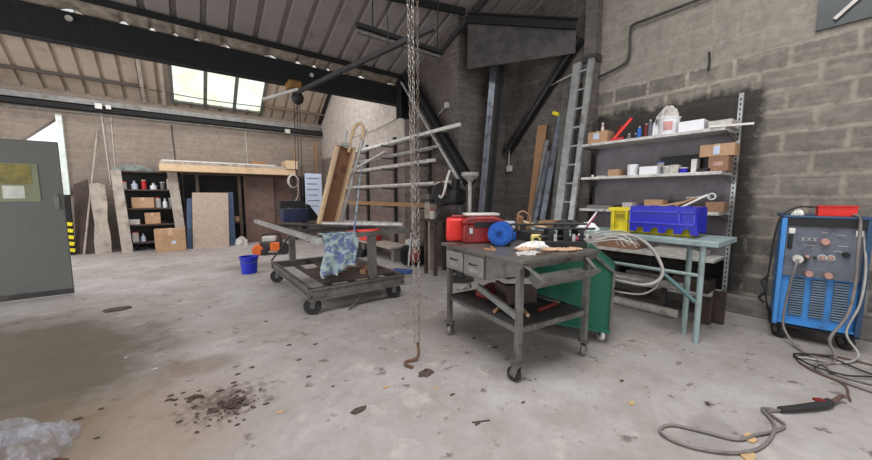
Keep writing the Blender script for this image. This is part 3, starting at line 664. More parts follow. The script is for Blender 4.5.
# ------------------------------------------------------------------ stock rack on the rack wall
rkth = thing('stock_rack', 'wall rack with uprights and arms holding long tubes', 'rack', (3.8, 7, 0))
zs = [1.10, 1.50, 1.92, 2.16, 2.42]
for y in (9.4, 8.0, 6.6, 5.3):
    b = MB().bar((3.84, y, .2), (3.84, y, 2.65), .06, .06); b.build('upright', 'dark_steel', rkth)
    for z in zs: MB().bar((3.84, y, z), (3.50, y, z + .02), .04, .03).build('arm', 'grey_steel', rkth)
stock = [(1.14, 'wood_mid', 'pinkish timber batten on the lowest rack arms', (4.9, 9.2), .04, 3.58, 'box'),
         (1.13, 'grey_steel', 'grey bar behind the batten on the lowest rack arms', (5.0, 9.4), .03, 3.70, 'cyl'),
         (1.54, 'pale_tube', 'thick pale tube on the second rack level', (4.3, 8.9), .034, 3.58, 'cyl'),
         (1.53, 'alu', 'thin aluminium tube behind the thick one on the second level', (5.1, 9.3), .02, 3.72, 'cyl'),
         (1.95, 'pale_tube', 'pale flat bar on the third rack level, front', (4.75, 9.0), .03, 3.57, 'box'),
         (1.95, 'alu', 'round aluminium bar on the third rack level, rear', (5.2, 9.6), .02, 3.72, 'cyl'),
         (2.19, 'alu', 'bright strip on the fourth rack level, front', (4.6, 8.6), .018, 3.57, 'box'),
         (2.19, 'pale_tube', 'pale tube on the fourth rack level, behind the bright strip', (5.0, 9.3), .02, 3.70, 'cyl'),
         (2.45, 'white_paint', 'white square tube on the top rack level', (4.1, 8.8), .028, 3.58, 'box'),
         (2.45, 'alu', 'thin aluminium strip on the top rack level, rear', (4.6, 9.4), .016, 3.70, 'box')]
for z, m, lb, (y0, y1), r, x, k in stock:
    b = MB()
    if k == 'cyl': b.cyl((x, y0, z + r), (x, y1, z + r), r)
    else: b.bar((x, y0, z + r), (x, y1, z + r), r * 1.4, r * 2)
    tag(b.build('stock_length', m), lb, 'tube')
tag(MB().bar((3.45, 8.4, 1.95), (3.45, 6.3, 2.28), .05, .04).build('stock_length', 'pale_tube'), 'pale length slanting up between third and fourth rack levels', 'tube')
tag(MB().tube([(3.84, 8.9, 2.95), (3.84, 7.5, 2.95), (3.84, 6.2, 3.05)], .006, 6).build('wire', 'black'), 'thin black wire on the pale wall above the stock rack', 'wire')
# things under the rack
def case(label, x, y, w, d, h, m, rz=0, z=0):
    t_ = thing('power_tool_case', label, 'tool case', (x, y, z), rz)
    MB().box((0, 0, h / 2), (w, d, h)).build('body', m, t_, world=False, bevel=.02)
    MB().tube([(-w * .2, -d / 2, h * .7), (-w * .2, -d / 2 - .03, h * .75), (w * .2, -d / 2 - .03, h * .75), (w * .2, -d / 2, h * .7)], .012, smooth=False).build('handle', 'black', t_, world=False)
    for sx in (-.3, .3): MB().box((w * sx, -d / 2 - .008, h * .5), (.05, .015, .08)).build('catch', 'black', t_, world=False)
    return t_
lsh = thing('low_shelf', 'low timber shelf on blocks under the stock rack', 'shelf', (3.6, 7.3, 0))
MB().span((3.3, 5.9, .27), (3.79, 8.9, .31)).build('board', 'wood_grey', lsh)
for y in (6.0, 7.4, 8.8): MB().span((3.4, y - .06, 0), (3.78, y + .06, .27)).build('block', 'plinth', lsh)
case('orange red tool case under the stock rack, left of the frame post', 3.5, 8.0, .42, .3, .28, 'bright_red', R(-60), .311)
case('orange red tool case under the stock rack, right of the frame post', 3.5, 7.2, .42, .3, .26, 'bright_red', R(-60), .311)
case('black tool case on the floor in front of the low shelf', 3.1, 6.95, .3, .25, .16, 'black', R(-50))
carton('flat pale carton on floor in front of the low shelf', 2.85, 7.6, 0, .5, .4, .07, R(-40), 'offwhite')
en = thing('engine', 'dark greasy engine unit on the floor by the concrete pillar', 'engine', (3.62, 5.5, 0), R(-60))
MB().box((0, 0, .2), (.42, .34, .3)).build('block', 'dark_steel', en, world=False, bevel=.03)
MB().cyl((.1, -.24, .22), (.1, -.17, .22), .13, seg=20).build('flywheel', 'dark_red', en, world=False)
for k in range(5): MB().cyl((-.1, -.18, .12 + .04 * k), (-.1, .15, .12 + .04 * k), .12, seg=16).build('cooling_fin', 'black', en, world=False)
MB().box((0, 0, .43), (.3, .24, .14)).build('cover', 'offwhite', en, world=False, bevel=.03)
for sx in (-.15, .15): MB().box((sx, 0, .03), (.06, .3, .06)).build('foot', 'black', en, world=False)
tag(MB().box((3.02, 4.98, .03), (.34, .16, .06), (0, 0, R(-55))).build('level', mat('blue_tool', (60, 90, 150), .5), bevel=.01), 'blue tool body lying on the floor beyond the chains', 'tool')
cp = thing('concrete_post', 'pale concrete post at the near end of the stock rack', 'post', (3.6, 4.9, 0))
MB().span((3.5, 4.82, 0), (3.66, 4.98, 1.25)).build('shaft', 'wood_grey', cp, bevel=.01)
MB().span((3.46, 4.78, 1.25), (3.70, 5.02, 1.29)).build('cap', 'dark_steel', cp)
carton('small grey box standing on top of the concrete post', 3.58, 4.9, 1.291, .16, .14, .1, 0, 'grey_steel', tape=False)
tag(MB().cyl((3.25, 5.15, 0), (3.45, 5.25, 1.15), .02).build('leaning_bar', 'alu'), 'thin bright bar leaning beside the concrete post', 'bar')
ws = thing('side_bench', 'low dark timber bench between the stock rack and pedestal machine', 'bench', (3.4, 4.35, 0))
MB().span((3.30, 4.40, .92), (3.80, 4.76, .96)).build('bench_top', 'wood_dark', ws)
for x, y in ((3.33, 4.43), (3.74, 4.43), (3.33, 4.70), (3.74, 4.70)): MB().span((x, y, 0), (x + .05, y + .05, .92)).build('leg', 'wood_dark', ws)
pot('cream tin standing on the side bench beside the pedestal machine', 4.62, .06, .14, .961, 'offwhite', x=3.42, name='tin', cat='tin', lid='red')
pot('grey pot standing on the side bench nearest the concrete post', 4.70, .05, .1, .961, 'grey_steel', x=3.60, name='tin', cat='tin')
# pedestal grinder with dark wheel guard
pg = thing('pedestal_machine', 'dark pedestal machine with a funnel hopper behind the red toolbox', 'machine', (3.5, 3.95, 0))
MB().cyl((3.5, 3.98, 0), (3.5, 3.98, 1.2), .07).build('pedestal', 'dark_steel', pg)
MB().cyl((3.5, 3.98, 0), (3.5, 3.98, .03), .22, seg=24).build('base', 'dark_steel', pg)
MB().box((3.5, 4.2, 1.34), (.3, .42, .26)).build('housing', 'black', pg, bevel=.06)
MB().cyl((3.36, 4.34, 1.38), (3.5, 4.34, 1.38), .19, seg=26).build('wheel_guard', 'black', pg, bevel=.01)
MB().box((3.46, 4.05, 1.52), (.12, .1, .2)).build('motor_cap', 'black', pg, bevel=.02)
b = MB(); b.tube([(3.34, 4.36 + .2 * math.cos(a), 1.40 + .2 * math.sin(a)) for a in [R(60 + 12 * i) for i in range(12)]], .016); b.build('guard_ring', 'rust', pg)
MB().lathe([(.04, 0), (.05, .02), (.13, .09), (.135, .14), (.11, .14), (.04, .03)], (3.45, 3.72, 1.56), 20).build('hopper', mat('dull_white', (164, 158, 152), .6, dirt=(120, 112, 106), amt=.4), pg)
MB().cyl((3.45, 3.72, 1.05), (3.45, 3.72, 1.58), .028).build('hopper_tube', 'dull_white', pg)
MB().tube([(3.32, 4.3, 1.35), (3.3, 4.22, 1.33), (3.3, 4.15, 1.42), (3.32, 4.1, 1.62), (3.34, 4.06, 1.75)], .02).build('lever', 'white_paint', pg)
MB().span((3.38, 3.66, 1.03), (3.6, 4.05, 1.08)).build('bracket', 'black', pg)

# ------------------------------------------------------------------ main hoist chains
def chain(b, a, c, pitch=.036, r=.0095, wr=.0032):
    a, c = Vector(a), Vector(c); n = int((c - a).length / pitch); d = (c - a) / n; q = d.to_track_quat('Z', 'Y').to_matrix().to_4x4()
    for i in range(n):
        m = Matrix.Translation(a + d * (i + .5)) @ q @ Matrix.Rotation((i % 2) * PI / 2 + .3, 4, 'Z'); segs = 10; rings = []
        for k in range(segs):
            t = 2 * PI * k / segs; cx = r * math.cos(t); cz = r * math.sin(t) + (pitch * .28 if math.sin(t) > 0 else -pitch * .28)
            nx, nz = math.cos(t), math.sin(t)
            rings.append([b.v(m @ Vector((cx + nx * wr * math.cos(s), wr * math.sin(s), cz + nz * wr * math.cos(s)))) for s in (0, PI / 2, PI, 3 * PI / 2)])
        for k in range(segs):
            p, q2 = rings[k], rings[(k + 1) % segs]
            for j in range(4): b.face((p[j], p[(j + 1) % 4], q2[(j + 1) % 4], q2[j]))
ch = thing('hoist_chain', 'steel hoist chains hanging from the roof to the floor', 'chain', (1.47, 2.2, 0))
top = roofz(2.2) - .12
for (xa, ya, xb, yb, z0, m) in ((1.395, 2.235, 1.44, 2.19, .16, 'chain'), (1.435, 2.21, 1.45, 2.19, .9, 'chain'), (1.475, 2.18, 1.475, 2.18, .13, 'chain')):
    b = MB(); chain(b, (xa, ya, top), (xb, yb, z0)); b.build('chain_strand', m, ch)
for k in range(1): MB().tube([(1.475, 2.2, .15), (1.47, 2.18, .06), (1.44, 2.19, .02), (1.37, 2.21, .015), (1.34, 2.17, .015), (1.36, 2.10, .015)], .012, 6).build('chain_tail', 'rust', ch)
MB().box((1.435, 2.21, top), (.2, .12, .14)).build('top_block', 'black_steel', ch)
heap('swarf_clump', 'small dark clump of swarf on the floor below the chains', 'debris', (1.40, 1.98, 0), (.06, .04, .03), 'debris', seed=4)

# ------------------------------------------------------------------ welding table
before_table = set(bpy.data.objects)
wt = thing('welding_table', 'grey steel welding table with two drawers and caster legs', 'table', (2.3, 1.95, 0))
TX0, TX1, TY0, TY1 = 1.82, 2.70, 1.43, 2.48
MB().span((TX0, TY0, .885), (TX1, TY1, .913)).build('table_top', 'table_steel', wt, bevel=.003)
MB().span((TX0 + .02, TY0 + .02, .845), (TX1 - .02, TY0 + .06, .885)).build('frame_rail', 'table_steel', wt)
legs = [(TX0 + .04, TY0 + .06), (TX0 + .07, TY1 - .05), (TX1 - .08, TY0 + .06), (TX1 - .08, TY1 - .05)]
for i, (x, y) in enumerate(legs):
    MB().bar((x, y, .14), (x, y, .885), .042, .042).build('leg', 'grey_steel', wt)
    caster(wt, x, y, .145, .055, .035, ang=(R(10), R(-60), R(-55), R(40))[i], wheel='rubber' if i == 0 else 'caster_grey')
MB().span((TX0 + .03, TY1 - .62, .68), (TX0 + .45, TY1 - .05, .884)).build('drawer_case', 'table_steel', wt)
MB().prism([(TY0 + .09, .884), (TY0 + .09, .78), (TY1 - .63, .68), (TY1 - .63, .884)], 'X', TX0 + .03, TX0 + .045).build('apron', 'grey_steel', wt)
MB().span((TX0 + .2, TY1 - .7, .68), (TX0 + .45, TY1 - .63, .80)).build('bracket', 'black', wt)
for k in range(2):
    y1 = TY1 - .07 - k * .28
    d_ = MB().span((TX0 + .015, y1 - .26, .69), (TX0 + .03, y1, .855)).build('drawer', mat('drawer', (140, 136, 132), .45, .3), wt, bevel=.004)
    MB().tube([(TX0 + .015, y1 - .19, .79), (TX0 - .005, y1 - .18, .785), (TX0 - .005, y1 - .10, .785), (TX0 + .015, y1 - .09, .79)], .006, 6, smooth=False).build('handle', 'black', d_)
    MB().span((TX0 + .01, y1 - .2, .72), (TX0 + .015, y1 - .08, .75)).build('label_holder', 'alu', d_)
MB().span((TX0 + .04, TY0 + .06, .40), (TX1 - .08, TY1 - .06, .415)).build('lower_shelf', 'dark_steel', wt)
for a, c in (((0, 1)), ((0, 2)), ((1, 3)), ((2, 3))):
    MB().bar((*legs[a], .39), (*legs[c], .39), .03, .04).build('stretcher', 'grey_steel', wt)
# sagging tray hung on the near side
b = MB()
b.grid(lambda u, v_: (1.90 + .58 * u, TY0 - .13 + .15 * v_ , .79 - .07 * math.sin(v_ * PI)), 20, 10, .006)
b.build('tray', 'grey_steel', wt)
for u in (0, 1): MB().bar((1.90 + .58 * u, TY0 - .12, .79), (1.87 + .66 * u, TY0 + .02, .87), .03, .01).build('tray_hanger', 'grey_steel', wt)
MB().bar((1.88, TY0 - .13, .79), (2.50, TY0 - .13, .79), .02, .03).build('tray_rim', 'table_steel', wt)
# contents of lower shelf
tag(MB().bar((2.05, 2.2, .52), (1.92, 1.55, .45), .03, .05).build('steel_offcut', 'alu'), 'shiny bar poking out from the lower shelf of welding table', 'offcut')
b = MB().box((2.2, 2.2, .46), (.3, .16, .09), (0, 0, R(20))); tag(b.build('angle_grinder', 'dark_red', bevel=.02), 'dark red power tool body on the lower shelf, at left', 'tool')
tag(MB().box((2.28, 1.95, .62), (.34, .2, .05), (0, R(6), R(-15))).build('off_cut_plate', 'offwhite'), 'pale plate resting on the pile on lower shelf', 'plate')
carton('dark box under the pale plate on the lower shelf', 2.28, 1.95, .416, .3, .22, .17, R(-15), 'wood_dark', tape=False)
tag(MB().tube([(1.95, 2.35, .47), (2.02, 2.3, .52), (2.1, 2.4, .45), (1.98, 2.44, .44)], .012).build('cable', 'offwhite'), 'short white cable looped on left end of lower shelf', 'cable')
for i, (x, y, a, m, nm) in enumerate(((2.0, 1.85, 30, 'wood_mid', 'brown wooden handled tool'), (2.12, 1.7, 60, 'wood_pale', 'pale wooden handled tool'), (2.35, 1.65, 10, 'dark_red', 'dark red handled tool'), (2.5, 1.8, 100, 'grey_steel', 'grey spanner'), (2.45, 2.15, 45, 'black', 'black bar'))):
    c_, s_ = math.cos(R(a)) * .13, math.sin(R(a)) * .13
    tag(MB().cyl((x - c_, y - s_, .435), (x + c_, y + s_, .435), .014).build('hand_tool', m), nm + ' lying on the lower shelf of the welding table', 'tool')

ON_TOP = {'toolbox', 'red_case', 'cloth_roll', 'electric_motor', 'blue_case', 'tape_roll', 'small_box', 'brush'}
# things on the welding table
tbx = thing('toolbox', 'red metal toolbox with rounded dark handle panel on the welding table', 'toolbox', (2.22, 2.28, .914), R(-24))
MB().box((0, 0, .09), (.37, .24, .18)).build('body', mat('deep_red', (146, 34, 32), .5, var=.25, dirt=(90, 30, 28), amt=.4), tbx, world=False, bevel=.02)
MB().prism([(-.195, .18), (.195, .18), (.195, .215), (.12, .245), (-.12, .245), (-.195, .215)], 'Y', -.125, .125).build('lid', 'deep_red', tbx, world=False, bevel=.01)
MB().box((.04, -.124, .175), (.26, .012, .05)).build('grip', 'black', tbx, world=False, bevel=.004)
MB().tube([(-.16, -.128, .02), (-.165, -.135, .15), (-.12, -.14, .22), (.12, -.14, .22), (.165, -.135, .15), (.16, -.128, .02)], .008).build('handle', 'dark_red', tbx, world=False)
for sx in (-.12, .14): MB().box((sx, -.13, .12), (.03, .012, .05)).build('latch', 'alu', tbx, world=False)
bx2 = thing('red_case', 'bright red case leaning behind the red toolbox at table corner', 'case', (2.04, 2.39, .914), R(-24))
MB().box((0, .02, .12), (.22, .1, .22), (R(8), 0, 0)).build('body', 'bright_red', bx2, world=False, bevel=.02)
MB().cyl((-.06, .02, .24), (.06, .02, .24), .02).build('handle', 'dark_red', bx2, world=False)
tag(MB().box((2.24, 2.30, 1.176), (.34, .15, .03), (0, 0, R(-24))).build('cloth_roll', 'offwhite', bevel=.015), 'pale rolled cloth lying on top of the red toolbox', 'cloth')
mo = thing('electric_motor', 'round blue electric motor lying on the welding table', 'motor', (2.25, 2.02, .914), R(-50))
b = MB().lathe([(0, -.10), (.07, -.10), (.095, -.09), (.105, -.07), (.105, .09), (0, .09)], (0, 0, .107), 32, (R(90), 0, 0)); b.build('casing', 'motor_blue', mo, world=False)
b = MB().lathe([(.03, .10), (.075, .10), (.08, .112), (.03, .112)], (0, 0, .107), 28, (R(90), 0, 0)); b.build('fan_cover', 'motor_blue', mo, world=False)
for k in range(8): 
    a = k * PI / 4; MB().bar((.02 * math.cos(a), -.114, .107 + .02 * math.sin(a)), (.085 * math.cos(a), -.114, .107 + .085 * math.sin(a)), .006, .006, up=(0, 1, 0)).build('spoke', 'motor_blue', mo, world=False)
MB().box((0, 0, .012), (.16, .14, .024)).build('foot', 'black', mo, world=False)
b = MB().cyl((2.60, 2.42, .93), (2.28, 2.3, .99), .03); tag(MB().box((2.42, 2.22, .96), (.3, .12, .10), (0, 0, R(-20))).build('blue_case', 'motor_blue', bevel=.03), 'long blue tool case behind the round motor', 'tool case'); b.bm.free()
tag(MB().lathe([(0, 0), (.085, 0), (.085, .07), (.03, .07), (.03, .02), (0, .02)], (2.62, 2.34, 1.02), 24).build('tape_roll', 'white_plastic'), 'white roll of tape standing behind the blue motor', 'tape roll')
tag(MB().box((2.62, 2.34, .96), (.2, .18, .118)).build('small_box', 'dark_steel', bevel=.01), 'dark box under the white tape roll', 'box')
for i, (x, y, a, m, w, d_) in enumerate(((2.12, 1.72, 20, 'leather', .22, .14), (2.3, 1.6, -25, 'leather', .24, .13), (2.44, 1.52, 10, 'leather', .2, .12))):
    g = thing('work_glove', 'tan leather work glove on the welding table, %s' % ('nearest the motor', 'middle one', 'nearest the front corner')[i], 'glove', (x, y, .914), R(a))
    MB().ball((0, 0, .014), (w * .3, d_ * .36, .014)).build('palm', m, g, world=False)
    for k in range(4): MB().tube([(w * .2, -d_ * .27 + k * d_ * .18, .012), (w * .38, -d_ * .33 + k * d_ * .22, .014), (w * (.5 + .04 * (k in (1, 2))), -d_ * .36 + k * d_ * .24, .010)], .010, 6).build('finger', m, g, world=False)
    MB().tube([(-w * .1, d_ * .3, .012), (w * .05, d_ * .5, .012), (w * .15, d_ * .6, .010)], .011, 6).build('thumb', m, g, world=False)
heap('paper_towel', 'crumpled white paper towel on the welding table before the black clamp', 'paper', (2.33, 1.80, .914), (.17, .08, .045), 'paper', seed=12)
heap('rag', 'pale rag lying near the front corner of the welding table', 'cloth', (2.05, 1.6, .914), (.1, .06, .02), 'offwhite', seed=14)
tag(MB().tube([(2.1, 1.98, .915), (2.05, 1.9, .915), (2.0, 1.82, .915), (1.96, 1.9, .915)], .012).build('brush', 'wood_mid'), 'brown handled brush at the edge of table below motor', 'brush')
vc = thing('machine_vice', 'black multi-bar machine vice on the far side of the welding table', 'vice', (2.6, 1.72, .914), R(-35))
MB().box((0, 0, .03), (.34, .2, .06)).build('base', 'black', vc, world=False, bevel=.006)
for k in range(3): MB().box((-.12 + .12 * k, 0, .105), (.05, .18, .09)).build('jaw', 'black', vc, world=False, bevel=.005)
for dz, w in ((.09, .44), (.16, .5), (.20, .36)): MB().cyl((-w / 2, -.05, dz), (w / 2, -.05, dz), .010).build('bar', 'dark_steel', vc, world=False)
MB().cyl((-.5, .03, .185), (.1, .03, .19), .009).build('handle', 'black', vc, world=False)
for x in (-.1, .05, .16): MB().cyl((x, -.12, .06), (x, -.12, .12), .014).build('bolt', 'alu', vc, world=False)
dd = thing('tape_measure', 'yellow and black tape measure beside the machine vice', 'tape measure', (2.44, 1.88, .914), R(-40))
MB().box((0, 0, .05), (.09, .04, .1)).build('case', mat('cream_yellow', (220, 200, 120), .5), dd, world=False, bevel=.015); MB().cyl((0, -.024, .05), (0, -.02, .05), .022).build('button', 'black', dd, world=False)
ml = thing('mallet', 'wooden mallet lying across the clutter behind the vice', 'mallet', (2.7, 2.1, .95))
MB().cyl((2.62, 2.26, 1.10), (2.78, 1.98, 1.02), .018).build('handle', 'wood_pale', ml); MB().cyl((2.58, 2.22, 1.10), (2.66, 2.30, 1.12), .036).build('head', 'wood_mid', ml)
tag(MB().tube([(2.55, 2.2, 1.02), (2.55, 2.22, 1.16), (2.6, 2.2, 1.2), (2.66, 2.17, 1.15), (2.66, 2.15, 1.02)], .009).build('rope_loop', 'wood_mid'), 'brown rope loop standing up behind the mallet', 'rope')
tag(MB().box((2.66, 2.14, .955), (.16, .3, .108), (0, 0, R(10))).build('tin_box', 'dark_steel', bevel=.01), 'dark tin box under the mallet handle', 'box')
tag(MB().cyl((2.62, 1.60, .99), (3.04, 1.72, 1.17), .014).build('marker_tube', 'pink'), 'pink and white tube sticking up from the vice', 'tube')
b = MB().cyl((2.62, 1.585, 1.022), (3.04, 1.705, 1.20), .006); tag(b.build('welding_rod', 'white_plastic'), 'white rod lying along the pink tube', 'rod')
random.seed(8)
for i in range(7):
    x, y = 2.0 + random.random() * .62, 1.5 + random.random() * .25
    tag(MB().cyl((x, y, .920), (x + random.uniform(-.1, .1), y + random.uniform(-.08, .08), .920), .006).build('welding_rod', ('grey_steel', 'rust')[i % 2]), '%s rod scattered among the gloves on the welding table' % ('grey', 'rusty')[i % 2], 'rod', 'loose rods on the welding table')

# the table stands a few degrees out of square with the room; turn it and everything on it together
turn = Matrix.Translation((1.82, 1.43, 0)) @ Matrix.Rotation(R(-6), 4, 'Z') @ Matrix.Translation((-1.82, -1.43, 0))
for o in set(bpy.data.objects) - before_table:
    if o.parent is None:
        o.location = turn @ o.location; o.rotation_euler.z -= R(6)
        if o is not wt and o.name.split('.')[0] in ON_TOP: o.location += Vector((-.056, .042, 0))
# ------------------------------------------------------------------ green bin behind the table
gb = thing('green_bin', 'large green steel bin on casters behind the welding table', 'bin', (3.05, 1.85, 0), R(0))
gb.location = (3.015, 1.375, 0); gb.rotation_euler = (0, 0, R(24))
prof = [(0, .13), (.69, .13), (.70, .84), (.22, .86), (-.01, .68)]
MB().prism(prof, 'X', 0, .5).build('body', 'green', gb, world=False, bevel=.012)
MB().bar((-.012, 0, .69), (-.012, .22, .868), .02, .03, up=(1, 0, 0)).bar((-.012, .0, .14), (-.012, -.01, .69), .02, .025, up=(1, 0, 0)).build('rim', 'grey_steel', gb, world=False)
MB().bar((-.01, 0, .13), (-.01, .69, .13), .03, .03, up=(1, 0, 0)).build('bottom_rim', 'green', gb, world=False)
for x, y in ((.07, .06), (.42, .06), (.07, .62), (.42, .62)):
    p = wm(gb) @ Vector((x, y, 0)); caster(gb, p.x, p.y, .125, .05, .035, ang=R(-65), wheel='white_plastic' if (x, y) == (.07, .06) else 'rubber')
random.seed(11)
for i in range(9):
    q = wm(gb); a_ = random.uniform(-.3, .3); L = random.uniform(.22, .42)
    P = lambda x, y, z: tuple(q @ Vector((x, y, z)))
    tag(MB().tube([P(.1 + .03 * i, .5, .875 + .004 * i), P(.14 + .03 * i, .22, .91 + .008 * i), P(.16 + .03 * i + a_ * .3, .22 - L * .7, .955 + .006 * i), P(.2 + .03 * i + a_ * .5, .2 - L, .93 - .01 * i)], .005, 6).build('plastic_trim', 'offwhite'), 'thin white plastic trim length heaped on the green bin', 'trim length', 'white trim lengths on the green bin')
vh = thing('vacuum_hose', 'thick pale ribbed hose looping from behind the green bin', 'hose', (3.5, 1.3, 0))
MB().tube([(3.22, 1.62, .93), (3.38, 1.42, .98), (3.50, 1.28, .88), (3.54, 1.18, .70), (3.52, 1.18, .58), (3.46, 1.28, .51), (3.46, 1.5, .50), (3.5, 2.2, .50)], .015, 10).build('hose', 'hose_pale', vh)
MB().tube([(3.54, 1.18, .60), (3.52, 1.22, .48), (3.47, 1.35, .40), (3.46, 1.7, .38)], .009, 8).build('thin_hose', 'hose_pale', vh)
# ------------------------------------------------------------------ teal bench
BX0, BX1, BY0, BY1, BZ = 3.64, 4.26, .80, 2.75, .955
tl = thing('steel_bench', 'pale teal steel bench in front of the shelving', 'bench', (3.9, 1.7, 0))
MB().span((BX0, BY0, BZ - .05), (BX1, BY1, BZ)).build('bench_top', 'teal', tl, bevel=.006)
for (x, y, dx, dy) in ((BX0 + .06, BY0 + .12, .0, 0), (BX0 + .22, BY0 + .26, 0, 0), (BX0 + .06, BY1 - .15, 0, 0), (BX1 - .3, BY1 - .15, 0, 0)):
    MB().cyl((x, y, 0), (x, y, BZ - .05), .024, seg=14).build('leg', 'teal', tl)
MB().cyl((BX0 + .06, BY0 + .12, .63), (BX0 + .06, BY1 - .15, .63), .018).build('rail', 'teal', tl)
MB().cyl((BX0 + .06, BY0 + .14, .38), (BX0 + .06, BY0 + .44, .62), .02).build('brace', 'teal_dark', tl)
MB().cyl((BX0 + .06, BY0 + .12, .86), (BX0 + .22, BY0 + .26, .86), .015).build('rail', 'teal', tl)
yc = thing('yellow_crate', 'yellow plastic crate beneath the blue one on the teal bench', 'crate', (3.95, 1.4, BZ))
def crate(x0, x1, y0, y1, z0, z1, m, parent, flip=False, th=.012):
    b = MB(); i = .02
    b.span((x0 + i, y0 + i, z0), (x0 + i + th, y1 - i, z1)); b.span((x1 - i - th, y0 + i, z0), (x1 - i, y1 - i, z1))
    b.span((x0 + i + th, y0 + i, z0), (x1 - i - th, y0 + i + th, z1)); b.span((x0 + i + th, y1 - i - th, z0), (x1 - i - th, y1 - i, z1))
    zb = z1 - th if flip else z0; b.span((x0 + i, y0 + i, zb), (x1 - i, y1 - i, zb + th)); b.build('body', m, parent)
    b = MB(); zr = z0 if flip else z1 - .035
    b.span((x0, y0, zr), (x0 + i, y1, zr + .035)); b.span((x1 - i, y0, zr), (x1, y1, zr + .035)); b.span((x0 + i, y0, zr), (x1 - i, y0 + i, zr + .035)); b.span((x0 + i, y1 - i, zr), (x1 - i, y1, zr + .035)); b.build('rim', m, parent)
crate(3.82, 4.04, 1.06, 1.83, BZ + .001, BZ + .27, 'yellow', yc)
MB().span((3.815, 1.66, BZ + .16), (3.82, 1.75, BZ + .20)).build('handle_slot', mat('yellow_shade', (150, 130, 20), .6), yc)
for y in (1.62, 1.76): MB().span((3.81, y, BZ + .01), (3.832, y + .02, BZ + .23)).build('side_rib', 'yellow', yc)
bc = thing('blue_crate', 'blue plastic crate turned over the yellow crate on teal bench', 'crate', (3.95, 1.3, BZ))
x0 = 3.77
b = MB(); poly = [(1.0, BZ + .075)]
n_ = 4; y = .96
pts = [(1.015, BZ + .275), (1.58, BZ + .275)]
low = []
for k in range(5):
    yy = 1.58 - k * .134
    low += [(yy, BZ + .03), (yy - .06, BZ + .03)] + ([(yy - .075, BZ + .07), (yy - .105, BZ + .085), (yy - .135, BZ + .07)] if k < 4 else [])
b.prism(pts + low, 'X', x0, x0 + .012); b.span((4.06, 1.0, BZ + .03), (4.072, 1.58, BZ + .275)); b.span((x0 + .012, 1.0, BZ + .05), (4.06, 1.012, BZ + .275)); b.span((x0, 1.005, BZ + .275), (4.072, 1.58, BZ + .29))
b.build('body', 'crate_blue', bc)
for z in (.12, .235): MB().span((x0 - .012, 1.015, BZ + z), (x0, 1.59, BZ + z + .012)).build('rib', mat('crate_blue_light', (66, 70, 200), .45), bc)
for y in (1.01, 1.13, 1.565): MB().span((x0 - .012, y, BZ + .13), (x0, y + .012, BZ + .247)).build('rib', M['crate_blue_light'], bc)
for y in (1.03, 1.17, 1.31, 1.45): MB().box((x0 + .02, y + .05, BZ + .295), (.05, .06, .012)).build('lug', 'crate_blue', bc)
heap('plastic_bag', 'white plastic bag at the left end of the teal bench', 'bag', (3.78, 2.05, BZ + .001), (.1, .12, .07), 'white_plastic', seed=31)
heap('rag', 'dark green rag on the teal bench beside the yellow crate', 'cloth', (3.85, 2.35, BZ + .001), (.15, .2, .08), 'dark_steel', seed=32)
tag(MB().box((3.82, 2.6, BZ + .04), (.3, .2, .07), (0, 0, R(20))).build('tool_tray', 'wood_mid', bevel=.01), 'brown tray at the far end of the teal bench', 'tray')

# ------------------------------------------------------------------ shelving unit
su = thing('shelving_unit', 'tall grey steel shelving bay against the block wall', 'shelving', (4.8, 1.75, 0))
SX0, SX1, SY0, SY1 = 4.56, 4.98, 1.03, 2.60
for y in (SY0 - .02, 1.8, SY1 + .02):
    MB().span((SX1 + .005, y - .02, 0), (SX1 + .05, y + .02, 2.48)).build('upright', 'alu' if y < 1.2 else 'dark_steel', su)
up_ = [o for o in su.children if o.name.startswith('upright')][0]
for k in range(42): MB().box((SX1 + .003, SY0 - .02, .2 + k * .054), (.004, .012, .028)).build('slot', 'black', up_)
for z, w in ((2.04, 0), (1.58, .0), (1.14, 0), (.62, 0), (.22, 0)):
    MB().span((SX0 + w, SY0, z), (SX1, SY1, z + .035)).build('shelf', 'shelf_grey', su, bevel=.003)
for z in (2.04, 1.58, 1.14):
    for y in (SY0 + .0, SY1 - .01): MB().prism([(SX0 + .05, z - .001), (SX1, z - .001), (SX1, z - .09)], 'Y', y, y + .005).build('bracket', 'grey_steel', su)
MB().span((SX1 + .0, SY0, .6), (SX1 + .004, SY1, 2.04)).build('back_panel', 'shelf_back', su)
tag(MB().bar((SX0 - .02, SY0 + .12, 2.085), (SX0 + .06, SY0 - .21, 2.075), .03, .02).build('metal_strip', 'white_paint'), 'white metal strip jutting right from the end of top shelf', 'strip')
Z1, Z2, Z3, Z4, Z5 = 2.076, 1.616, 1.176, .656, .256
def ybox(label, y, w, h, z, x=4.62, d=.2, **k):
    return carton_x(label, x + d / 2, y, z, w, d, h, **k)
ybox('taped cardboard box with a pale diamond label, left end of top shelf', 2.42, .27, .16, Z1, lab=(-.05, .6, .3, .5))
bt_ = thing('spray_bottle', 'small pale pink bottle standing on the top shelf box', 'bottle', (4.72, 2.40, Z1 + .165))
MB().lathe([(0, 0), (.022, 0), (.022, .05), (.012, .07), (.012, .1), (0, .1)], seg=14).build('body', mat('pale_pink', (214, 186, 180), .5), bt_, world=False); MB().lathe([(0, .1), (.015, .1), (.015, .12), (0, .12)], seg=12).build('cap', 'white_paint', bt_, world=False)
rj = thing('bolt_cutter', 'red bolt cutter with V shaped handles propped on the top shelf', 'tool', (4.7, 2.13, Z1))
MB().bar((4.64, 2.2, Z1 + .03), (4.68, 1.98, Z1 + .30), .035, .03).build('arm', 'bright_red', rj)
MB().bar((4.72, 2.22, Z1 + .02), (4.76, 2.18, Z1 + .22), .06, .03).build('arm', 'dark_red', rj)
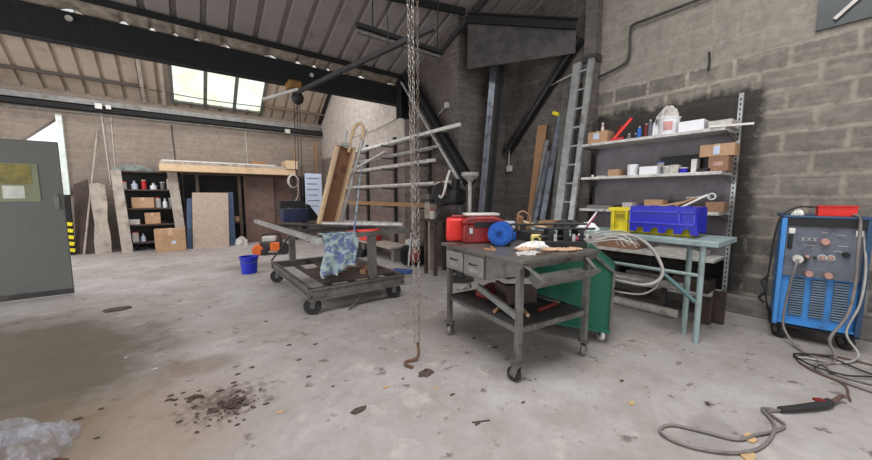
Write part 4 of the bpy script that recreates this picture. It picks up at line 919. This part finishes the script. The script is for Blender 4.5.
MB().bar((4.64, 2.24, Z1 + .016), (4.64, 2.08, Z1 + .03), .03, .03).build('arm', 'red', rj)
MB().bar((4.672, 2.0, Z1 + .27), (4.69, 1.955, Z1 + .33), .05, .04).build('grip', 'black', rj)
random.seed(17)
for i, (y, m, w) in enumerate(((2.02, 'grey_steel', 'grey'), (1.96, 'dark_steel', 'dark grey'), (1.90, 'motor_blue', 'blue'), (1.84, 'dark_red', 'dark red'), (1.78, 'blue_steel', 'blue grey'))):
    t_ = thing('aerosol_can' if i > 1 else 'pipe_fitting', '%s %s in the clutter between bolt cutter and bucket on top shelf' % (w, 'can' if i > 1 else 'fitting'), 'can' if i > 1 else 'fitting', (4.66 + .05 * (i % 2), y, Z1))
    hh = .06 + .03 * i if i > 1 else .05
    MB().lathe([(0, 0), (.026, 0), (.026, hh), (.012, hh + .012), (0, hh + .012)], seg=14).build('body', m, t_, world=False)
    MB().lathe([(0, hh + .013), (.012, hh + .013), (.012, hh + .03), (0, hh + .03)], seg=10).build('cap', 'offwhite', t_, world=False)
pb = thing('paint_bucket', 'white paint bucket with red print and plastic inside on top shelf', 'bucket', (4.72, 1.60, Z1))
MB().lathe([(0, 0), (.095, 0), (.112, .19), (.118, .19), (.118, .205), (.1, .205), (.09, .01), (0, .01)], seg=28).build('body', 'white_plastic', pb, world=False)
b = MB(); b.grid(lambda u, v_: (-(.103 + .012 * v_) * math.cos(R(-38 + 50 * u)), (.103 + .012 * v_) * math.sin(R(-38 + 50 * u)) , .05 + .10 * v_), 12, 4); b.build('print', mat('print_pink', (206, 150, 146), .6), pb, world=False)
b = MB(); b.bm.free(); heap('plastic_bag', 'crumpled translucent bag stuffed in top of the paint bucket', 'bag', (4.73, 1.62, Z1 + .19), (.09, .11, .13), 'offwhite', seed=41)
heap('plastic_bag', 'crumpled white bag leaning left of the paint bucket', 'bag', (4.74, 1.745, Z1), (.05, .045, .17), 'white_plastic', seed=42)
ybox('long white cardboard box beside the bucket on top shelf', 1.35, .24, .12, Z1, m='white_plastic', tape=False)
ybox('low grey white tray at the right of the top shelf', 1.09, .2, .08, Z1, m='offwhite', tape=False, d=.3)
# second shelf
ybox('small orange-brown box on second shelf near left end', 2.18, .14, .09, Z2, m='cardboard', tape=False)
pot('tall white tub on the second shelf right of orange-brown box', 1.97, .065, .14, Z2, 'white_plastic')
ybox('white plastic tray on the second shelf beside the tall tub', 1.76, .2, .10, Z2, m='white_plastic', tape=False)
pot('dark grey tub with blue lid behind white tray, second shelf', 1.70, .055, .15, Z2, 'offwhite', x=4.88, lid='motor_blue')
pot('small pale tub at the middle of the second shelf', 1.57, .05, .08, Z2, 'offwhite', lid='white_paint')
ybox('black box standing at the back of the second shelf', 1.50, .42, .22, Z2, x=4.84, d=.1, m='black', tape=False)
ybox('small cream carton left of the blue tin, second shelf', 1.49, .09, .10, Z2, x=4.64, d=.12, m='offwhite', tape=False)
pot('squat blue tin near the middle right of second shelf', 1.40, .042, .05, Z2, 'crate_blue', x=4.66, lid='offwhite')
ybox('upright white carton right of the blue tin, second shelf', 1.30, .05, .15, Z2, x=4.64, d=.12, m='white_paint', tape=False)
ybox('dark tray in the gap before the stacked cartons, second shelf', 1.20, .12, .04, Z2, m='black', tape=False)
ybox('pinkish carton beneath the wider taped one, right of second shelf', 1.08, .17, .16, Z2, m='cardboard_dark', tape=False, lab=(0, .5, .5, .3, 'knob_pink'))
ybox('wide taped carton stacked on the pinkish one, right of second shelf', 1.10, .30, .13, Z2 + .162, m='cardboard', lab=(.0, .5, .18, .7))
tag(MB().box((4.72, 1.14, Z2 + .302), (.05, .08, .015)).build('tape_dispenser', 'black', bevel=.004), 'small black dispenser on the wide taped carton', 'dispenser')
tag(MB().cyl((4.62, 2.46, Z2), (4.62, 2.46, Z2 + .03), .014).build('screw_cap', 'white_paint'), 'tiny white cap at the left end of second shelf', 'cap')
tag(MB().bar((4.62, 2.40, Z2 + .008), (4.64, 2.28, Z2 + .008), .014, .012).build('hand_tool', 'offwhite'), 'small pale tool lying left of the orange-brown box', 'tool')
# third shelf
ybox('pale box at left of third shelf behind yellow crate', 1.98, .12, .09, Z3, m='offwhite', tape=False)
ybox('cardboard box standing higher on third shelf above blue crate', 1.68, .20, .13, Z3, m='cardboard', tape=False)
ybox('dull brown box at the right end of the third shelf', 1.08, .16, .11, Z3, m='cardboard_dark', tape=False)
ybox('grey metal tray at left end of the third shelf', 2.35, .35, .05, Z3, m='grey_steel', tape=False, d=.3)
for i, (y, a, m, w) in enumerate(((1.5, 12, 'leather', 'tan'), (1.38, 28, 'cardboard', 'brown'), (1.28, 32, 'paper', 'white'))):
    tag(MB().box((4.68, y, Z3 + .075 + .02 * i), (.16, .28, .02), (R(-a), 0, R(5 * i))).build('folded_sheet', m), '%s folded sheet leaning in the pile on the third shelf' % w, 'sheet')
tag(MB().box((4.72, 1.4, Z3 + .03), (.2, .4, .055)).build('parts_tray', 'wood_mid', bevel=.01), 'brown tray under the folded sheets on third shelf', 'tray')
tag(MB().lathe([(.025, 0), (.04, 0), (.04, .02), (.025, .02), (.025, 0)], (4.62, 1.11, Z3 + .17), 20, (0, R(90), 0)).build('pipe_flange', 'alu'), 'shiny round flange at the top of the sheets pile', 'flange')
tag(MB().cyl((4.66, 1.35, Z3 + .15), (4.64, 1.12, Z3 + .17), .015).build('pipe_piece', 'alu'), 'short shiny pipe ending in the round flange', 'pipe')
# lower shelves
for i, (z, y, w, h, m, lb) in enumerate(((Z4, 1.4, .5, .06, 'offwhite', 'pale flat tray on the fourth shelf'), (Z4, 2.1, .5, .1, 'cardboard_dark', 'brown carton on the fourth shelf, far left'), (Z5, 1.25, .35, .14, 'wood_dark', 'dark wooden box on the bottom shelf, right'), (Z5, 1.75, .4, .12, 'grey_steel', 'grey metal box on the bottom shelf, middle'), (Z5, 2.25, .4, .16, 'black', 'black box on the bottom shelf, left'))):
    ybox(lb, y, w, h, z, d=.3, m=m, tape=False)
for i, (z, x, r, m, lb) in enumerate(((.43, 4.38, .05, 'pale_tube', 'thick pale pipe lying in front of the bottom shelf'), (.05, 4.28, .05, 'offwhite', 'pale pipe lying on the floor before the shelving'))):
    tag(MB().cyl((x, 1.25, z if i else .34), (x, 2.9, z if i else .34), r).build('pipe_length', m), lb, 'pipe')
ps = thing('pipe_stand', 'dark stand holding the thick pipe in front of shelving', 'stand', (4.45, 2, 0))
for y in (1.4, 2.5): MB().span((4.33, y, .0), (4.43, y + .04, .29)).build('block', 'dark_steel', ps)
for i, (x, y, h) in enumerate(((4.36, 1.02, .28), (4.48, .94, .34))):
    tag(MB().span((x - .04, y - .05, 0), (x + .04, y + .05, h)).build('timber_offcut', 'wood_dark', bevel=.005), 'dark timber offcut standing before the right shelving post, %s' % ('nearer the bench leg' if i == 0 else 'nearer the wall'), 'offcut')

# ------------------------------------------------------------------ leaning stock and ladders in the alcove
def ladder(name, label, a, c, w, dirw, n, m, holes=True):
    t_ = thing(name, label, 'ladder', a); a, c, dw = Vector(a), Vector(c), Vector(dirw).normalized() * (w / 2)
    up = (c - a).normalized().cross(dw).normalized()
    for s in (-1, 1):
        b = MB().bar(a + dw * s, c + dw * s, .12 if s > 0 else .08, .05, up=up); b.build('stile', m, t_)
    for k in range(n):
        p = a + (c - a) * ((k + .5) / n); MB().cyl(p - dw, p + dw, .016, seg=10).build('rung', m, t_)
    for s in (-1, 1): MB().bar(a + dw * s, a + dw * s + (c - a).normalized() * .06, .04, .11, up=up).build('foot', 'rubber', t_)
    return t_
ladder('extension_ladder', 'tall aluminium extension ladder leaning in the alcove by the shelving', (4.46, 2.86, 0), (4.93, 2.83, 3.36), .22, (0, 1, 0), 12, 'alu')
ladder('extension_ladder', 'darker aluminium ladder section leaning just behind the tall ladder', (4.70, 3.06, 0), (5.05, 3.08, 3.1), .20, (0, 1, 0), 11, 'grey_steel')
def chan(label, a, c, w, m, name='steel_channel', cat='steel length'):
    b = MB(); m_, L = b.frame(a, c, (-1, -1, 0))
    for dx, dy, sx, sy in ((0, 0, w, .01), (-w / 2 + .005, -.02, .01, .05), (w / 2 - .005, -.02, .01, .05)):
        bmesh.ops.create_cube(b.bm, size=1, matrix=m_ @ Matrix.Translation((dx, dy, 0)) @ Matrix.Diagonal((sx, sy, L, 1)))
    return tag(b.build(name, m), label, cat)
chan('blue grey steel channel leaning left of the ladders, taller', (4.45, 3.30, 0), (4.98, 3.24, 2.65), .09, 'blue_steel')
chan('blue grey steel channel leaning left of the ladders, shorter', (4.4, 3.43, 0), (4.95, 3.40, 2.1), .08, 'blue_steel')
chan('grey channel leaning between the blue grey channels and the plank', (4.5, 3.53, 0), (5.02, 3.50, 2.3), .07, 'grey_steel')
tag(MB().box((4.96, 3.3, 2.69), (.05, .12, .05), (R(25), 0, 0)).build('yellow_clip', 'yellow'), 'yellow plastic clip on top of the taller channel', 'clip')
board('timber_plank', 'orange-brown plank leaning on the sooty alcove wall', 'board', [(4.7, 3.72, 0), (4.80, 3.58, 0), (5.06, 3.54, 2.57), (5.02, 3.70, 2.57)], .03, 'wood_mid')
for i, (x, dx) in enumerate(((0, 0), (.09, .1))):
    b = MB(); ibeam(b, (4.08 + x, 4.22 - x, 0), (4.42 + dx, 4.20 - dx, 3.55), .13, .10, up=(-1, -1, 0))
    tag(b.build('steel_joist', 'blue_steel' if i == 0 else 'black_steel'), ('bluish grey' if i == 0 else 'black') + ' steel joist leaning upright in the corner of the alcove', 'steel length')
sk = thing('socket_conduit', 'white socket with thin conduit curving up the alcove wall', 'conduit', (5.1, 4.4, 1.9))
MB().box((5.12, 4.40, 1.88), (.05, .12, .12)).build('socket', 'white_paint', sk, bevel=.01)
MB().tube([(5.10, 4.40, 1.94), (5.10, 4.36, 2.4), (5.10, 4.1, 2.75), (5.10, 3.7, 3.12), (5.10, 3.5, 3.22), (5.10, 3.05, 3.3)], .013, 8).build('conduit', 'offwhite', sk)
cdt = MB().tube([(5.10, 2.84, 3.10), (5.10, 2.62, 3.14), (5.10, 2.36, 3.2), (5.10, 2.27, 3.3), (5.10, 2.27, 3.62), (5.10, 2.22, 3.70), (5.10, 1.8, 3.70), (5.10, -1, 3.72)], .018, 8)
tag(cdt.build('conduit', 'dark_steel'), 'dark conduit bending up beside the column and along the pale wall', 'conduit')
tag(MB().tube([(5.12, 1.37, 3.06), (5.11, 1.355, 2.96), (5.11, 1.36, 2.84)], .012, 6).build('wall_hook', 'black'), 'small black hook on pale wall above shelving', 'hook')
al = thing('alcove_clutter', 'brown crate standing on floor in the dark alcove', 'crate', (4.4, 3.9, 0)); MB().span((4.3, 3.9, 0), (4.7, 4.4, .5)).build('body', 'wood_dark', al, bevel=.01)
sb = thing('junction_box', 'small pale box on the dark wall beside the raking beam', 'electrical box', (3.84, 4.76, 2.9))
MB().box((3.84, 4.76, 2.95), (.06, .07, .09)).build('box', 'offwhite', sb); MB().cyl((3.84, 4.8, 2.93), (3.84, 5.25, 2.72), .008).build('conduit', 'offwhite', sb)
# high window at top right
struct(MB().span((XR - .03, -.6, 2.98), (XR - .002, .52, 3.9)).build('window_2', mat('dark_pane', (56, 60, 60), .45, var=.4, scale=3)))
tag(MB().bar((XR - .05, .40, 3.04), (XR - .05, .24, 3.2), .02, .03).build('pale_lath', 'offwhite'), 'pale stick lying against the dark high pane at top right', 'stick')

# ------------------------------------------------------------------ welder
WW, WD, WH = .53, .60, 1.00
wr = math.atan2(-.49, .095)      # direction of the front edge
we = thing('welding_machine', 'blue welding machine with dark grey control panel and side cables', 'welder', (4.43, .53, .15), wr)
# local: x along front edge (0..WW), y into the machine (+y), z up
def wl(b, name, m, bevel=0, parent=we): return b.build(name, m, parent, world=False, bevel=bevel)
wl(MB().span((0.02, .02, 0), (WW - .02, WD, WH)), 'cabinet', 'welder_blue', .008)
wl(MB().span((0.0, -.03, .0), (.035, .03, WH)), 'corner_post', 'welder_blue', .006)
wl(MB().span((WW - .035, -.03, .0), (WW, .03, WH)), 'corner_post', 'welder_dark_blue', .006)
wl(MB().span((0, -.03, WH), (WW, WD, WH + .025)), 'top_cover', 'welder_dark_blue', .008)
wl(MB().span((.035, -.025, WH - .07), (WW - .035, .02, WH)), 'top_trim', 'black')
wl(MB().span((.035, -.02, .02), (WW - .035, .019, .04)), 'bottom_lip', 'welder_blue')
wl(MB().span((.035, -.008, .56), (WW - .035, .019, WH - .07)), 'control_panel', 'welder_panel', .003)
wl(MB().span((.035, -.012, .47), (WW - .035, .019, .56)), 'output_panel', 'welder_panel', .003)
for k in range(3):
    x0 = .10 + k * .13
    g = wl(MB().span((x0, .008, .10), (x0 + .085, .0195, .45)), 'vent', 'black')
    b = MB()
    for j in range(15): b.box((x0 + .0425, .004, .112 + j * .0232), (.085, .014, .009), (R(30), 0, 0))
    b.build('louvre', 'louvre', g, world=False)
def knob(x, z, r, m, d=.035, ring=False):
    k_ = wl(MB().lathe([(r * 1.0, 0), (r, d * .7), (r * .8, d), (0, d)], (x, -.008, z), 18, (R(90), 0, 0)), 'knob', m)
    if ring: MB().lathe([(r * 1.25, 0), (r * 1.6, 0), (r * 1.6, .003), (r * 1.25, .003)], (x, -.008, z), 20, (R(90), 0, 0)).build('dial_ring', 'white_paint', k_, world=False)
knob(.275, .80, .030, 'knob_pink'); knob(.20, .505, .028, 'knob_pink', .05); knob(.315, .505, .028, 'knob_pink', .05)
knob(.18, .66, .014, 'knob_pink'); knob(.225, .655, .010, 'black'); knob(.27, .66, .016, 'knob_pink', .02, True); knob(.32, .66, .016, 'knob_pink', .02, True)
knob(.40, .70, .022, 'black', .03)
for k in range(3): wl(MB().bar((.135 + .035 * k, -.010, .80), (.155 + .035 * k, -.010, .83), .005, .003, up=(0, 1, 0)).bar((.155 + .035 * k, -.010, .80), (.135 + .035 * k, -.010, .83), .005, .003, up=(0, 1, 0)), 'panel_mark', 'offwhite')
for x, z, w in ((.34, .86, .05), (.35, .77, .06), (.33, .72, .05), (.25, .88, .04), (.15, .76, .07)): wl(MB().span((x, -.011, z), (x + w, -.008, z + .004)), 'panel_mark', 'offwhite')
for x in (.05, WW - .09): wl(MB().span((x, -.02, WH - .14), (x + .04, -.008, WH - .09)), 'bracket', 'white_paint', .003)
wl(MB().span((.05, -.03, .72), (.08, -.008, WH - .14)), 'side_handle', 'black', .01)
cn = wl(MB().cyl((.12, -.09, .635), (.12, -.008, .635), .035, seg=18), 'cable_connector', 'offwhite', .004)
MB().cyl((.155, -.05, .625), (.155, -.008, .625), .026, seg=16).build('collar', 'black', cn, world=False)
for (x, y) in ((.06, .08), (WW - .06, .08), (.06, WD - .1), (WW - .06, WD - .1)):
    w_ = bpy.data.objects.new('wheel_assembly', None); C.objects.link(w_); w_.parent = we; w_.location = (x, y, -.15); w_.rotation_euler = (0, 0, R(25))
    big = y > .3; r = .075
    MB().cyl((-.025, 0, r), (.025, 0, r), r, seg=22).build('wheel', 'rubber', w_, world=False, bevel=.008)
    MB().cyl((-.03, 0, r), (.03, 0, r), .032, seg=14).build('hub', 'grey_steel', w_, world=False)
    MB().span((-.045, -.03, .12), (.045, .03, .149)).build('fork', 'dark_steel', w_, world=False)
wl(MB().span((.0, .0, -.02), (WW, WD, 0)), 'base_plate', 'black')
rt = thing('parts_tray', 'red plastic tray on top of the welding machine', 'tray', tuple(wm(we) @ Vector((.33, .10, WH + .026))), wr)
b = MB(); b.box((0, 0, .005), (.20, .14, .01))
for s in (-1, 1): b.box((0, s * .075, .045), (.22, .008, .09), (R(-8 * s), 0, 0)); b.box((s * .105, 0, .045), (.008, .15, .09), (0, R(8 * s), 0))
b.build('body', 'bright_red', rt, world=False)
MB().box((0, -.088, .087), (.23, .012, .012)).build('rim', 'red', rt, world=False)
rg = heap('rag', 'small white rag on the top left corner of welding machine', 'cloth', tuple(wm(we) @ Vector((.10, .06, WH + .026))), (.05, .035, .05), 'white_paint', seed=51)
W = lambda x, y, z: tuple(wm(we) @ Vector((x, y, z)))
cb = thing('welding_lead', 'black cable curving over and down the left side of the welding machine', 'cable', W(0, 0, 0))
MB().tube([W(.2, .05, WH + .10), W(.10, .05, WH + .10), W(.0, .02, WH + .02), W(-.035, .0, .85), W(-.05, 0, .55), W(-.06, .0, .3), W(-.04, 0, .15), W(-.03, .1, .1)], .008, 8).build('cable', 'black', cb)
MB().tube([W(-.05, 0, .45), W(-.09, 0, .38), W(-.06, -.02, .30), W(-.1, 0, .22), W(-.06, 0, .18)], .012, 8).build('tangle', 'black', cb)
c2 = thing('welding_lead', 'grey cable from the front connector down to the floor', 'cable', W(.1, -.1, -.15))
MB().tube([W(.12, -.09, .635), W(.10, -.12, .55), W(.08, -.07, .3), W(.07, -.05, .05), (4.36, .42, .1), (4.25, .33, .02), (4.1, .22, .012), (3.95, .14, .012), (3.85, .1, .012), (3.85, -.1, .012), (3.9, -.4, .012)], .0095, 10).build('cable', 'hose', c2)
c3 = thing('torch_lead', 'thick grey torch cable hanging down the right side of the machine', 'cable', W(.45, -.1, -.15))
MB().tube([W(.42, .02, WH + .04), W(.45, -.04, WH - .0), W(.455, -.06, .7), W(.46, -.07, .45), W(.43, -.12, .2), W(.34, -.20, .0), (4.28, .12, .03), (4.1, .12, .014), (3.95, .2, .014), (3.8, .16, .014), (3.72, .0, .014), (3.68, -.2, .014)], .011, 10).build('cable', 'hose', c3)
MB().tube([W(.48, .0, WH - .1), W(.51, -.04, .6), W(.50, -.06, .3), W(.44, -.1, .05), (4.35, .0, .05), (4.15, .08, .014), (4.05, .25, .014), (4.0, .32, .014)], .008, 10).build('second_cable', 'hose_pale', c3)
c4 = thing('cable_coil', 'brown thin cables looped on the floor below the welding machine', 'cable', (4.0, .1, 0))
MB().tube([(4.3, -.2, .01), (4.3, .1, .01), (4.15, .28, .01), (3.95, .30, .01), (3.80, .2, .01), (3.70, .05, .01), (3.5, .02, .01), (3.42, .01, .02)], .007, 8).build('cable', 'cable_brown', c4)
MB().tube([(3.98, -.3, .022), (4.05, -.05, .022), (4.18, .15, .022), (4.05, .33, .022), (3.86, .22, .03), (3.86, .05, .022), (4.0, -.1, .022), (4.0, -.3, .022)], .007, 8).build('cable', 'black', c4)
tc = thing('welding_torch', 'dark hand torch lying on the floor with its cable loop', 'torch', (3.1, .2, 0))
MB().tube([(3.36, .03, .05), (3.38, .045, .04), (3.33, .06, .035), (3.22, .09, .03)], .012, 10).build('nozzle', 'cable_brown', tc)
MB().tube([(3.24, .09, .030), (3.15, .12, .032), (3.0, .20, .03), (2.90, .27, .022)], lambda t: .026 - .008 * t, 12).build('handle', 'rubber', tc)
MB().box((3.16, .13, .056), (.05, .03, .014), (0, 0, R(-40))).build('trigger', 'dark_red', tc)
MB().tube([(2.90, .27, .018), (2.84, .31, .016), (2.80, .29, .014), (2.74, .23, .013), (2.62, .255, .013), (2.5, .31, .013), (2.36, .37, .013), (2.29, .50, .013), (2.21, .63, .013), (2.11, .655, .013), (2.07, .60, .013), (2.10, .49, .013), (2.2, .37, .013), (2.34, .29, .013), (2.50, .26, .013), (2.66, .26, .022), (2.76, .30, .02), (2.83, .34, .018), (2.88, .30, .02)], .008, 10).build('cable', 'hose', tc)

# ------------------------------------------------------------------ floor litter
random.seed(23)
bag = thing('plastic_bag', 'clear crumpled plastic bag on the floor at bottom left', 'bag', (-.85, 2.5, 0))
def bag_mat():
    t = NT('clear_film'); v = t.coord(); n = t.noise(v, 16, 6, .7)
    tr = t.n('ShaderNodeBsdfTransparent'); tr.inputs['Color'].default_value = (.9, .9, .92, 1)
    t.b.inputs['Base Color'].default_value = (.62, .62, .66, 1); t.b.inputs['Roughness'].default_value = .16; t.b.inputs['Specular IOR Level'].default_value = 1
    t.bump(n, 1, .03); mx = t.n('ShaderNodeMixShader'); t.l(t.ramp(n, .42, .7, (.16, .16, .16, 1), (.6, .6, .6, 1)), mx.inputs[0])
    t.l(tr.outputs[0], mx.inputs[1]); t.l(t.b.outputs[0], mx.inputs[2]); t.l(mx.outputs[0], t.out.inputs['Surface']); return t.m
b = MB(); ph = [random.uniform(0, 6) for _ in range(6)]
def bf(u, v_):
    a = 2 * PI * u; s = math.sin(v_ * PI / 2); k = 1 + .16 * math.sin(3 * a + ph[0]) + .1 * math.sin(7 * a + ph[1] + 4 * v_) + .06 * math.sin(15 * a + 9 * v_)
    return (-.82 + .28 * k * s * math.cos(a), 2.52 + .2 * k * s * math.sin(a), .012 + max(0, .16 * math.cos(v_ * PI / 2) * (1 + .35 * math.sin(3 * a + 2) + .2 * math.sin(9 * a + 8 * v_)) + .02 * math.sin(21 * a + 13 * v_) * s))
b.grid(bf, 80, 26); bmesh.ops.remove_doubles(b.bm, verts=b.bm.verts, dist=.0005); b.build('film', bag_mat(), bag)
heap('wood_chips', 'rusty brown scraps inside the edge of the clear bag', 'debris', (-.60, 2.38, 0), (.05, .04, .035), 'rust', seed=61)
def flake(label, x, y, s, m, name='leaf', cat='leaf', group=None, n=7):
    b = MB(); ang0 = random.uniform(0, 6); pts = []
    for i in range(n):
        a = ang0 + 2 * PI * i / n; r = s * random.uniform(.55, 1.1); pts.append((x + r * math.cos(a) * 1.3, y + r * math.sin(a) * .7))
    b.prism(pts, 'Z', .002, .002 + s * .08 + .003)
    return tag(b.build(name, m), label, cat, group)
for x, y, s, lb in ((-.72, 5.39, .13, 'dark flat offcut on the floor right of the steel panel'), (2.26, .30, .05, 'yellowish dry leaf lying inside the torch cable loop'), (2.26, .87, .03, 'small pale leaf on bare floor left of the cable'), (.82, 1.88, .05, 'dark grey stone chip on floor, bottom centre'), (2.45, .33, .05, 'tan leaf beside the cable loop near bottom edge')):
    flake(lb, x, y, s, 'leaf' if 'leaf' in lb else 'debris', 'leaf' if 'leaf' in lb else 'floor_scrap', 'leaf' if 'leaf' in lb else 'scrap')
def scatter_pile(label, x, y, rx, ry, n, seed):
    random.seed(seed); b = MB()
    for _ in range(n):
        r = abs(random.gauss(0, .5)); a = random.uniform(0, 6.283); cx, cy = x + rx * r * math.cos(a), y + ry * r * math.sin(a); q = random.uniform(.004, .013)
        b.ball((cx, cy, .004 + max(0, .02 * (1 - r)) * random.random()), (q * random.uniform(.6, 1.6), q, q * .35), 6, (random.uniform(-.5, .5), random.uniform(-.5, .5), random.uniform(0, 3)))
    o = tag(b.build('debris_pile', 'debris'), label, 'debris'); o['kind'] = 'stuff'
scatter_pile('dark swept dirt and leaf litter on the floor, lower left', .16, 2.42, .17, .15, 150, 71)
scatter_pile('small patch of dark dirt left of the swept litter', -.02, 2.66, .07, .05, 30, 72)
for i in range(70):
    if i < 28: x, y = random.gauss(.18, .25), random.gauss(2.5, .28); m = 'debris'
    else: x, y = random.uniform(-.8, 3.2), random.uniform(1.0, 5.2); m = ('debris', 'leaf', 'debris', 'offwhite')[i % 4]
    if TX0 - .1 < x < TX1 and TY0 < y < TY1: y -= 1.1
    if 3.6 < y < 5.7 and x > .95: y -= 2.4
    w = {'debris': 'dark', 'leaf': 'tan', 'offwhite': 'pale'}[m]
    flake('tiny %s crumb of dirt scattered on the concrete floor' % w, x, y, random.uniform(.008, .022), m, 'floor_crumb', 'debris', '%s crumbs on the floor' % w, 6)
tag(MB().bar((1.30, 1.36, .005), (1.40, 1.31, .005), .006, .005).build('wood_splinter', 'debris'), 'dark splinter on the floor before the welding table', 'debris')

# ------------------------------------------------------------------ light: overcast sky through the openings, plus an added back lamp
w = bpy.data.worlds.new('sky'); bpy.context.scene.world = w; w.use_nodes = True
bg = w.node_tree.nodes['Background']; bg.inputs[0].default_value = (.92, .96, 1, 1); bg.inputs[1].default_value = 1.5
def area(name, loc, rot, sx, sy, e, col=(1, 1, 1)):
    l = bpy.data.lights.new(name, 'AREA'); l.shape = 'RECTANGLE'; l.size = sx; l.size_y = sy; l.energy = e; l.color = col
    o = bpy.data.objects.new(name, l); C.objects.link(o); o.location = loc; o.rotation_euler = rot; return o
area('daylight_front_door', (.4, -5.25, 2.15), (R(90), 0, 0), 7.4, 4.2, 110, (.95, .97, 1))
area('daylight_side_door', (XL - .05, 5.6, 1.65), (R(90), 0, R(-90)), 7.8, 3.2, 200, (.95, .97, 1))
# daylight through the near rooflight, then an added fill lamp over the back bay
p_ = Vector((0, -1.2, roofz(-1.2))) + dc * (Lc * (SK[2] + SK[3]) / 2) + nc * .12
area('daylight_rooflight', (.5, p_.y, p_.z), (math.atan(.379) * -1, 0, 0), 5.3, Lc * (SK[3] - SK[2]), 470, (.97, .98, 1))
area('back_bay_fill', (-.3, 8.05, 4.75), (R(-33) * -1, 0, 0), 7.6, 1.9, 210, (.98, .98, 1))  # added lamp above the unseen slope, brightens back wall and floor
v = bpy.context.scene.view_settings
v.view_transform = 'Standard'; v.look = 'None'; v.exposure = 0; v.gamma = 1; v.use_curve_mapping = False
bpy.context.scene.cycles.max_bounces = 8
bpy.context.scene.cycles.diffuse_bounces = 5
